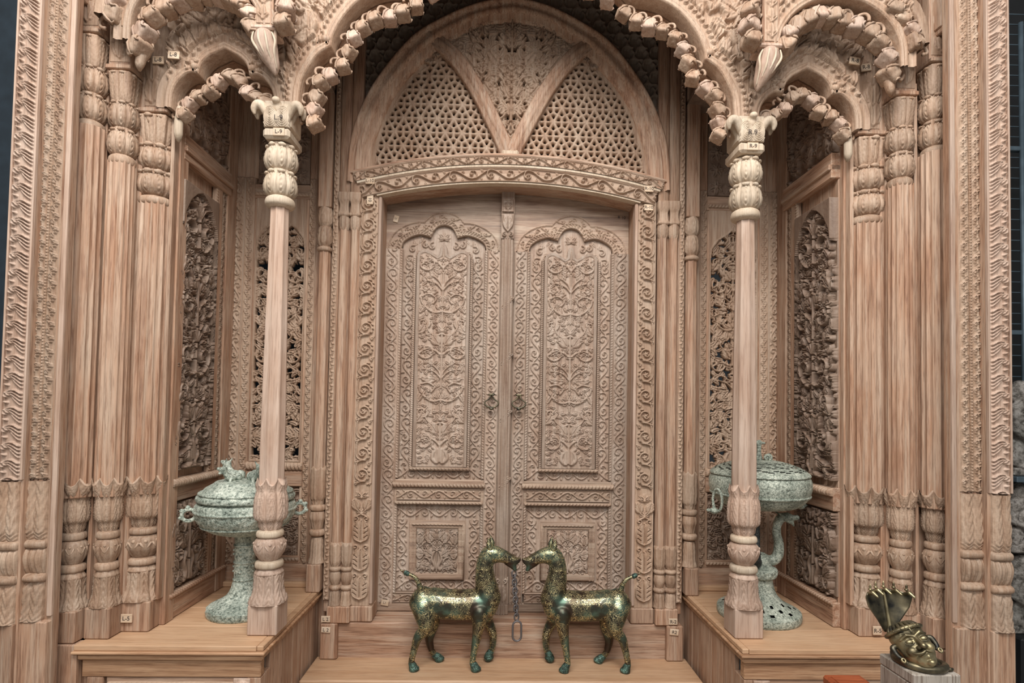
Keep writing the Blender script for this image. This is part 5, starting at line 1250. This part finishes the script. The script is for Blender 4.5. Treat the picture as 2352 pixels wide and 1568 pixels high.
CQ('stem_top', lathe(prof([(.066, .252), (.060, .27), (.054, .30), (.030, .318)], 4), 48, cB, relband(10, .002, 2)))
def dragon(a, mat):
    Rz = Matrix.Rotation(a, 4, 'Z')
    g = remesh([tube(spline([(.015, 0, .300), (.045, 0, .285), (.078, 0, .288), (.098, 0, .322), (.100, 0, .375), (.090, 0, .42), (.092, 0, .465), (.104, 0, .495)], 6), [.026, .026, .027, .027, .024, .022, .021, .024], 12, round_caps=True),
                ellipsoid((.122, 0, .508), (.030, .026, .024)), tube([(.14, 0, .514), (.170, 0, .506), (.190, 0, .508)], [.021, .015, .014], 10, round_caps=True), tube([(.145, 0, .492), (.168, 0, .480), (.174, 0, .466)], [.014, .010, .006], 8, round_caps=True),
                tube([(.11, .018, .52), (.09, .028, .532)], [.008, .004], 6, round_caps=True), tube([(.11, -.018, .52), (.09, -.028, .532)], [.008, .004], 6, round_caps=True)], .004, 4)
    CQ('dragon_stem', xform(g, Matrix.Translation(cB) @ Rz), mat)
dragon(-.12, 'pat2'); dragon(2.0, 'pat_shade'); dragon(4.1, 'pat_shade')  # last two dragons coloured dark for the shadow they stand in
CQ('bowl', lathe(prof([(.055, .552), (.13, .556), (.19, .574), (.228, .612), (.244, .655), (.246, .692), (.238, .718), (.226, .726)], 5), 110, cB))
CQ('bowl_band', lathe(prof([(.232, .618), (.240, .622), (.243, .630), (.238, .634)], 3), 90, cB))
pl_ = prof([(.226, .722), (.240, .725), (.240, .734), (.228, .746), (.20, .764), (.16, .780), (.12, .792), (.07, .800), (.03, .803)], 5)
ld2 = CQ('pierced_lid', lathe_holes(pl_, 96, cB, range(17, 31), lambda r, a: (a+r*2) % 6 < 2 and (r-17) % 5 < 3))
CQ('lid_shade_lining', lathe([(.21, .725), (.19, .755), (.10, .785), (.02, .795)], 40, cB), 'pat_shade', ld2)  # dark colour puts shade behind the holes of the lid
CQ('lid_knob', remesh([tube([(cB[0], cB[1], cB[2]+.80), (cB[0], cB[1], cB[2]+.84), (cB[0], cB[1], cB[2]+.885)], [.018, .011, .012], 10, round_caps=True), ellipsoid((cB[0], cB[1], cB[2]+.895), (.014, .014, .010)), tube([(cB[0]-.028, cB[1], cB[2]+.888), (cB[0]+.028, cB[1], cB[2]+.888)], .007, 8, round_caps=True)], .004, 3), 'pat2', ld2)
for k in range(5):
    a = k*2*pi/5-1.2; c = np.array(cB)+np.array([.05*cos(a), .05*sin(a), .815]); CQ('cloud_scroll', tube([c+np.array([cos(q)*.018*(1-.09*i), 0, sin(q)*.018*(1-.09*i)]) for i, q in enumerate(np.linspace(-.5, 7., 10))], [.008, .006, .004], 7, round_caps=True), 'pat2', ld2)
for a in (3.45, .3):
    c = np.array(cB)+np.array([cos(a)*.262, sin(a)*.262, .60]); d = np.array([-sin(a), cos(a), 0])
    hh = CQ('ring_handle', tube([c+d*.034*cos(q)+np.array([0, 0, .056*sin(q)]) for q in np.linspace(0, 2*pi, 24, endpoint=False)], .007, 8, True))
    e = c+np.array([cos(a)*.02, sin(a)*.02, -.052]); CQ('handle_mask', remesh([ellipsoid(e, (.022, .022, .016)), tube([e, e+np.array([cos(a)*.04, sin(a)*.04, .006])], [.014, .008], 8, round_caps=True), tube([e+np.array([0, 0, .01]), e+np.array([cos(a)*.01, sin(a)*.01, .034])], [.008, .004], 8, round_caps=True)], .004, 2), 'pat2', hh)

# ================================================================== HORSES
def horse():
    t = thing('bronze_horse', 'gold inlaid bronze horse with a chain hanging from its mouth', 'horse statue', (-.318, 3.018, .206), 'gold inlaid bronze horses')
    O = np.array(t.location); K = .000512
    def q(zx, zy, y=0., dz=0.): return np.array([(zx-560)*K, y, (1470-zy)*K+dz])
    def T(pts, rr, y=0., flat=.9, dz=None, ys=None):
        P = [q(a, b, (ys[i] if ys is not None else y), (dz[i] if dz is not None else 0)) for i, (a, b) in enumerate(pts)]
        return tube(spline(P, 5), np.array(rr)*K, 16, flat=1., round_caps=True)
    N_, F_ = -.052, .062
    gs = []
    gs.append(T([(300, 795), (420, 800), (560, 812), (700, 818), (850, 812), (990, 795)], [135, 158, 157, 158, 160, 140]))
    gs.append(ellipsoid(q(318, 790), np.array([132, 150, 160])*K)); gs.append(ellipsoid(q(1000, 785), np.array([128, 145, 175])*K))
    gs.append(T([(1010, 740), (985, 600), (968, 470), (972, 360), (1000, 280)], [142, 118, 100, 90, 80]))
    gs.append(T([(1005, 275), (1080, 280), (1160, 300), (1240, 332), (1290, 350)], [80, 90, 72, 58, 46])); gs.append(ellipsoid(q(1060, 318), np.array([82, 56, 62])*K))
    gs.append(T([(1265, 342), (1312, 346), (1342, 326)], [44, 38, 18])); gs.append(T([(1215, 360), (1262, 398), (1294, 440)], [44, 36, 22]))
    for sy in (-1, 1): gs.append(ellipsoid(q(1085, 245, sy*.026), np.array([24, 14, 16])*K)); gs.append(ellipsoid(q(1280, 335, sy*.012), np.array([14, 8, 10])*K))
    # legs: near pair towards the viewer, far pair beyond
    gs.append(T([(925, 860), (920, 980), (902, 1100), (880, 1230), (862, 1350), (858, 1385)], [98, 72, 52, 38, 33, 33], N_))
    gs.append(T([(985, 880), (1010, 985), (1066, 1080), (1068, 1180), (1056, 1235)], [88, 60, 46, 36, 32], ys=[.02, F_, F_, F_, F_], dz=[0, -.025, -.045, -.058, -.060]))
    gs.append(T([(325, 830), (365, 960), (350, 1050), (285, 1125), (250, 1240), (226, 1350), (222, 1390)], [124, 98, 70, 50, 37, 33, 33], ys=[N_*.6, N_, N_, N_, N_, N_, N_]))
    gs.append(T([(370, 850), (405, 980), (385, 1080), (378, 1140), (400, 1225), (432, 1275)], [108, 84, 58, 46, 35, 32], ys=[.02, F_, F_, F_, F_, F_], dz=[0, -.03, -.046, -.054, -.060, -.062]))
    V, F = remesh(gs, .0052, 8, .5); part('body', (V+O, F), 'inlay', t, True)
    P = lambda n_, g, m_='hoof', par=None: part(n_, (np.asarray(g[0])+O, g[1]), m_, par or t, True)
    def hoofg(a, b, y, dz=0.): # fetlock to toe, flat sole
        A, B = q(*a, y, dz), q(*b, y, dz)
        g = remesh([tube([A, .5*(A+B)+np.array([0, 0, .004]), B], np.array([34, 42, 50])*K, 14, round_caps=True), ellipsoid(B+np.array([.004, 0, .002]), np.array([54, 48, 30])*K)], .004, 3)
        g[0][:, 2] = np.maximum(g[0][:, 2], .0005); return g
    P('hoof', hoofg((222, 1390), (246, 1452), N_)); P('hoof', hoofg((860, 1385), (892, 1452), N_)); P('hoof', hoofg((438, 1285), (486, 1325), F_, -.062)); P('hoof', hoofg((1052, 1240), (1022, 1310), F_, -.060))
    tl = P('tail', T([(285, 660), (262, 590), (230, 540), (180, 508), (135, 490), (78, 462)], [32, 26, 21, 18, 17, 9]), 'inlay')
    P('tail_ring', T([(146, 497), (126, 487)], [26, 26]), 'hoof', tl)
    P('ear', cat_geo(T([(1028, 215), (1008, 170), (1003, 105)], [26, 30, 6], -.022), T([(1045, 215), (1040, 165), (1024, 95)], [26, 30, 6], .022)), 'inlay')
    # breast strap and girth bands
    for zx, r in ((455, 163), (830, 166)):
        c = q(zx, 805 if zx < 600 else 815); ringp = [c+np.array([0, cos(a)*r*K, sin(a)*r*K]) for a in np.linspace(0, 2*pi, 40, endpoint=False)]
    return t
h1 = horse()
h2 = copy_tree(h1, (.500, 3.010, .206), True, 'gold inlaid bronze horse with raised muzzle, facing the horse with the chain')
# chain with a long end link
ch = thing('iron_chain', 'rusty iron chain ending in one long link, hanging from the horse muzzle', 'chain', (.066, 3.018, .35))
ct = np.array([.052, 3.018, .726])
def link(c, L, Wd, r, ax):
    pts = []
    for a in np.linspace(-pi/2, pi/2, 7): pts.append((Wd*cos(a+pi/2), (L/2-Wd)+Wd*sin(a+pi/2)))
    for a in np.linspace(-pi/2, pi/2, 7): pts.append((Wd*cos(a-pi/2), -(L/2-Wd)+Wd*sin(a-pi/2)))
    P3 = [c+np.array([p_[0]*cos(ax), p_[0]*sin(ax), p_[1]]) for p_ in pts]
    return tube(P3, r, 7, True)
for i in range(11): part('link', link(ct+np.array([.0018*i, 0, -.016-.0235*i]), .037, .0120, .0044, .35+(pi/2 if i % 2 else 0)), 'iron', ch, True)
part('end_link', link(np.array([.074, 3.018, .398]), .108, .0235, .0058, .1), 'iron', ch, True)

# ================================================================== POST WITH BRASS MASK
ps = thing('wooden_post', 'weathered grey square wooden post under the brass mask', 'post', (1.181, 1.57, 0))
part('shaft', box(1.113, 1.246, 1.50, 1.637, 0, .86, .004), 'postw', ps); part('top_course', box(1.1125, 1.2465, 1.4995, 1.6375, .8605, .89, .003), 'postw', ps)
mk = thing('brass_mask', 'brass face mask with moustache under a cobra hood, lying back on the wooden post', 'mask', (1.176, 1.55, .891))
O = Vector((1.156, 1.552, .944))
FT = Matrix.Translation(O) @ Matrix.Rotation(radians(-4), 4, 'Z') @ Matrix.Rotation(radians(-18), 4, 'Y') @ Matrix.Rotation(radians(-40), 4, 'X') @ Matrix.Scale(1.08, 4)     # face frame: x right, -y out of the face, z up the face
E_ = ellipsoid
face = remesh([E_((0, 0, .004), (.043, .036, .056), 24), E_((0, .006, .03), (.045, .036, .036), 20), E_((0, -.012, -.034), (.026, .024, .022)), E_((.021, -.022, -.012), (.015, .013, .013)), E_((-.021, -.022, -.012), (.015, .013, .013)),
    tube([(0, -.032, .022), (0, -.040, .004), (0, -.047, -.010)], [.004, .006, .008], 10, round_caps=True), E_((.008, -.038, -.011), (.006, .006, .005)), E_((-.008, -.038, -.011), (.006, .006, .005)),
    tube([(-.034, -.024, .020), (-.018, -.035, .026), (-.003, -.036, .020)], [.003, .0045, .003], 8, round_caps=True), tube([(.034, -.024, .020), (.018, -.035, .026), (.003, -.036, .020)], [.003, .0045, .003], 8, round_caps=True),
    tube([(-.014, -.034, -.029), (0, -.040, -.026), (.014, -.034, -.029)], [.002, .004, .002], 8, round_caps=True), tube([(-.011, -.033, -.034), (0, -.038, -.035), (.011, -.033, -.034)], [.002, .0045, .002], 8, round_caps=True), E_((0, -.031, -.048), (.010, .010, .008))], .0019, 3)
def MP(n_, g, m_='brass', par=None): return part(n_, xform(g, FT), m_, par or mk, True)
fc = MP('face', face)
for sg in (-1, 1):
    ey = MP('eye', E_((sg*.0185, -.0325, .0085), (.0095, .006, .0062), 16), 'brass', fc); MP('pupil', lathe([(.0032, -.0015), (.0036, 0), (.0030, .0015)], 14, (sg*.0185, -.0385, .0085)), 'brassd', ey) if False else None
    MP('eye_rim', tube([(sg*.0185+.0115*cos(a), -.0318-.004*abs(sin(a)), .0085+.0075*sin(a)) for a in np.linspace(0, 2*pi, 20, endpoint=False)], .0014, 6, True), 'brassd', fc)
    MP('moustache', tube(spline([(sg*.002, -.043, -.021), (sg*.012, -.040, -.024), (sg*.024, -.034, -.020), (sg*.031, -.027, -.012)], 4), [.003, .004, .003, .0012], 8, round_caps=True), 'brass', fc)
    er = MP('ear', remesh([tube(spline([(sg*.044, .002, .014), (sg*.052, .002, .010), (sg*.052, .0, -.010), (sg*.046, -.002, -.018)], 4), [.007, .008, .006, .005], 10, round_caps=True)], .002, 2), 'brassd', fc)
    MP('earring', tube([(sg*.049+.004*cos(a), -.008, -.023+.005*sin(a)) for a in np.linspace(0, 2*pi, 14, endpoint=False)], .003, 7, True), 'brass', er)
MP('forehead_lines', cat_geo(*[tube(spline([(-.030, -.026, .036+.004*k), (0, -.036-.0005*k, .030+.004*k), (.030, -.026, .036+.004*k)], 4), .0009, 5) for k in range(3)]), 'brassd', fc)
bd_ = MP('headband', tube([(.0455*cos(a), .004-.037*sin(a), .043) for a in np.linspace(-.2, pi+.2, 26)], .0055, 8, round_caps=True), 'brass', fc)
MP('band_beads', cat_geo(*[E_((.048*cos(a), .003-.040*sin(a), .043), (.0026,)*3, 6) for a in np.linspace(.1, pi-.1, 15)]), 'brass', bd_)
MP('hair_locks', cat_geo(*[tube(spline([(.040*cos(a), .004-.033*sin(a), .047), (.030*cos(a), .006-.024*sin(a), .058), (.012*cos(a), .012-.010*sin(a), .064)], 4), [.0045, .005, .003], 7, round_caps=True) for a in np.linspace(.15, pi-.15, 10)]), 'brassd', fc)
MP('third_eye', tube([(0, -.0365, .029), (0, -.036, .040)], [.0015, .0022], 6, round_caps=True), 'brass', fc)
# snake coil round the neck, resting on the post
coil = spline([(1.146, 1.625, .900), (1.124, 1.585, .900), (1.128, 1.54, .900), (1.155, 1.512, .900), (1.195, 1.508, .901), (1.226, 1.53, .901), (1.232, 1.565, .900)], 6)
part('snake_coil', tube(coil, [.008, .0105, .0115, .0115, .011, .010, .007], 12, round_caps=True), 'brassd', mk, True)
part('neck_ring', tube([(1.168+.046*cos(a), 1.556+.040*sin(a), .905+.010*sin(a)) for a in np.linspace(0, 2*pi, 36, endpoint=False)], .010, 10, True), 'brassd', mk, True)
part('snake_tail', tube(spline([(1.216, 1.535, .897), (1.232, 1.52, .896), (1.243, 1.525, .896)], 4), [.007, .006, .003], 8, round_caps=True), 'brassd', mk, True)
# five headed cobra hood
hoodc = np.array([1.128, 1.615, .962])
U = np.linspace(-1, 1, 31); Tt = np.linspace(0, 1, 24); V = []
for sd_ in (0, 1):
    for tt in Tt:
        hw = np.interp(tt, [0, .3, .65, .9, 1], [.014, .034, .062, .070, .066])
        for u in U:
            V.append(hoodc+np.array([u*hw, -.030*u*u*tt*(1 if True else 0)-.004*np.exp(-(u/.12)**2)+(.005 if sd_ else 0)+.030*tt, .112*tt+.006*tt*(1-u*u)]))
nU, nT = len(U), len(Tt); F = grid_faces(nU, nT).tolist(); n0 = nU*nT; F += [[i+n0 for i in q_[::-1]] for q_ in grid_faces(nU, nT).tolist()]
bdr = [i for i in range(nU)] + [nU*j+nU-1 for j in range(1, nT)] + [nU*(nT-1)+i for i in range(nU-2, -1, -1)] + [nU*j for j in range(nT-2, 0, -1)]
for a, b_ in zip(bdr, bdr[1:]+bdr[:1]): F.append([b_, a, a+n0, b_+n0])
hd_ = part('cobra_hood', (np.array(V), F), 'brassd', mk, True)
part('hood_rib', tube([hoodc+np.array([0, -.006+.030*k, .112*k]) for k in np.linspace(.0, 1, 8)], [.006, .005, .004], 8, round_caps=True), 'brass', hd_, True)
for k in range(5):
    u = -.84+.42*k; c = hoodc+np.array([u*.066, .030-.030*u*u-.004, .114+.004*(1-u*u)])
    hh = part('snake_head', remesh([tube([c+np.array([0, .006, -.006]), c+np.array([.002, -.010, .002]), c+np.array([.006, -.024, -.006])], [.006, .0068, .004], 8, round_caps=True)], .002, 2), 'brass', mk, True)
    part('finial', lathe([(.0015, 0), (.0055, .003), (.0055, .006), (.002, .008), (.004, .012), (.002, .017), (.0006, .022)], 10, tuple(c+np.array([0, 0, .004]))), 'brass', hh, True)
# red table corner
rt = thing('red_side_table', 'small red lacquered side table beside the wooden post', 'table', (1.035, 1.54, 0))
part('table_top', box(.975, 1.095, 1.38, 1.70, .768, .797, .006), 'red', rt)
part('top_inset', box(.992, 1.08, 1.40, 1.682, .797, .7985, .0005), 'red', rt)
part('apron', box(.985, 1.085, 1.39, 1.69, .70, .768, .003), 'red', rt)
for x in (.988, 1.058):
    for y in (1.395, 1.66): part('leg', box(x, x+.025, y, y+.025, 0, .70, .003), 'red', rt)

# ================================================================== BACKGROUND RACK AND SCULPTURES ON THE RIGHT
rk = thing('wire_rack', 'dark steel wire rack standing behind the right frame board', 'rack', (3.0, 3.4, 0))
for x in (2.90, 3.32, 3.7): part('upright', tube([(x, 3.40, 0), (x, 3.40, 4.2)], .014, 8), 'wire', rk, True)
for k in range(60): part('cross_wire', tube([(2.86, 3.41, .25+.068*k), (3.74, 3.41, .25+.068*k)], .0035, 5), 'wire', rk, True)
for k in range(5): part('thin_wire', tube([(2.98+.17*k, 3.415, .1), (2.98+.17*k, 3.415, 4.2)], .003, 5), 'wire', rk, True)
for z in (1.36, 2.15, 3.35): part('shelf_bar', box(2.86, 3.74, 3.395, 3.43, z, z+.03), 'wire', rk)
def sculpture(x, y, z0, h, lab, seed):
    rr = random.Random(seed); t = thing('stone_sculpture', lab, 'sculpture', (x, y, z0))
    gs = [ellipsoid((x, y, z0+h*.45), (.075*h/.5, .07, h*.30)), ellipsoid((x-.02, y-.02, z0+h*.84), (.05, .05, .07)), E_((x-.05, y-.04, z0+h*.68), (.04, .035, .03)), E_((x+.06, y-.03, z0+h*.66), (.05, .04, .035)), tube([(x-.06, y-.04, z0+h*.66), (x-.085, y-.06, z0+h*.45), (x-.03, y-.085, z0+h*.36)], [.026, .024, .018], 8, round_caps=True), tube([(x-.05, y-.03, z0+h*.28), (x-.08, y-.06, z0+h*.12), (x-.02, y-.08, z0+h*.05)], [.04, .036, .028], 8, round_caps=True)]
    for _ in range(14): gs.append(E_((x+rr.uniform(-.09, .06), y-rr.uniform(.02, .06), z0+h*rr.uniform(.1, .8)), (rr.uniform(.012, .028),)*3, 8))
    V, F = remesh(gs, .008, 2); V[:, 2] = np.maximum(V[:, 2], z0+.03); part('figure', (V, F), 'stone', t, True)
    part('base', box(x-.12, x+.12, y-.09, y+.09, z0, z0+.045, .008), 'stone', t)
pd = solo('sculpture_plinth', box(2.80, 3.14, 2.90, 3.2, 0, .42, .01), 'black', 'black plinth under the stacked stone sculptures', 'plinth')
sculpture(2.93, 3.05, .421, .44, 'weathered grey stone figure on the black plinth', 3)
sb = solo('display_shelf', box(2.80, 3.14, 2.92, 3.2, 1.26, 1.29, .004), 'wire', 'dark metal display shelf under the upper stone figure', 'shelf')
sculpture(2.945, 3.05, 1.291, .56, 'weathered grey stone figure on the dark display shelf', 5)
sculpture(2.93, 3.05, .865, .38, 'middle grey stone figure of the stack on the black plinth', 9)

# ================================================================== NUMBER TAGS
def text_mesh(txt, size):
    cu = bpy.data.curves.new('lettering', 'FONT'); cu.body = txt; cu.size = size; cu.align_x = 'CENTER'; cu.align_y = 'CENTER'; cu.extrude = .0004
    o = bpy.data.objects.new('lettering', cu); COL.objects.link(o)
    me = bpy.data.meshes.new_from_object(o.evaluated_get(bpy.context.evaluated_depsgraph_get()))
    bpy.data.objects.remove(o); me.materials.clear(); me.materials.append(M['ink']); me.name = 'lettering'; return me
def tag(txt, x, y, z, lab, w=.052, h=.036, rot=0., plate=True, size=.026, mat='tag'):
    t = thing('number_tag' if plate else 'pencil_mark', lab, 'tag' if plate else 'writing', (x, y, z)); t.rotation_euler = (0, rot, 0)
    if plate: part('plate', box(x-w/2, x+w/2, y-.002, y+.005, z-h/2, z+h/2, .0015), mat, t)
    if txt: inst('lettering', text_mesh(txt, size), t, Matrix.Translation((0, -.0028 if plate else -.0006, 0)) @ Matrix.Rotation(pi/2, 4, 'X'))
    return t
tag('L-8', -1.672, 2.545, 3.215, 'small wooden tag L-8 on the post above the stout left column')
tag('L-8', -1.575, 2.500, 3.213, 'small wooden tag L-8 on the carved spandrel of the left niche arch', rot=.05)
tag('L-9', -1.085, 2.497, 2.868, 'small wooden tag L-9 on the abacus of the left pillar')
tag('L:9', -1.085, 2.488, 2.930, 'pencilled L:9 on the leaf bracket of the left pillar', plate=False, size=.034)
tag('R-8', 1.615, 2.500, 3.297, 'small wooden tag R-8 on the carved spandrel of the right niche arch', rot=.12)
tag('R-8', 1.700, 2.545, 3.297, 'small wooden tag R-8 on the post above the stout right column', rot=-.15)
tag('R-9', 1.125, 2.497, 2.868, 'small wooden tag R-9 on the abacus of the right pillar')
tag('R.9', 1.120, 2.488, 2.930, 'pencilled R.9 on the leaf bracket of the right pillar', plate=False, size=.034)
tag('R-5', 1.742, 2.532, .605, 'small wooden tag R-5 on the plinth of the stout right column', .04, .04)
tag('L-5', -1.714, 2.532, .636, 'small wooden tag L-5 on the plinth of the stout left column', .05, .038)
tag('L-10', -.808, 3.098, 2.905, 'small wooden tag L-10 on the left end of the arched lintel')
tag('10', -.808, 3.110, 2.80, 'small upright wooden tag 10 at the top of the left door jamb', rot=pi/2)
tag('R-10', .800, 3.098, 2.905, 'small wooden tag R-10 on the right end of the arched lintel')
tag('R-10', .803, 3.110, 2.80, 'small wooden tag R-10 at the top of the right door jamb')
tag('L1', -.690, 3.283, 2.755, 'tilted pale tag on the top rail of the left door leaf', .03, .042, .25, size=.016)
tag('R 10', .685, 3.2885, 2.80, 'pencilled R 10 on the top rail of the right door leaf', plate=False, size=.026)
tag('L 2', -.990, 3.089, .428, 'small wooden tag L 2 on the upper foot block of the left colonnettes', .05, .034)
tag('L 2', -.985, 3.082, .372, 'small wooden tag L 2 on the lower foot block of the left colonnettes', .05, .03, .06)
tag('R-2', .960, 3.089, .428, 'small wooden tag R-2 on the upper foot block of the right colonnettes', .05, .034)
tag('R2', .965, 3.082, .372, 'small wooden tag R2 on the lower foot block of the right colonnettes', .05, .034, .1)
nt_ = tag('', 2.06, 2.339, .670, 'small printed paper note on the plinth of the right frame board', .05, .05, mat='paper')
part('printed_lines', cat_geo(*[box(2.042, 2.078-.006*(k % 2), 2.3365, 2.3369, .654+.008*k, .6555+.008*k, .0001) for k in range(5)]), 'ink', nt_)
tag('L1', -.702, 3.279, .455, 'small wooden tag at the foot of the left door leaf', .045, .034, .15, size=.018)
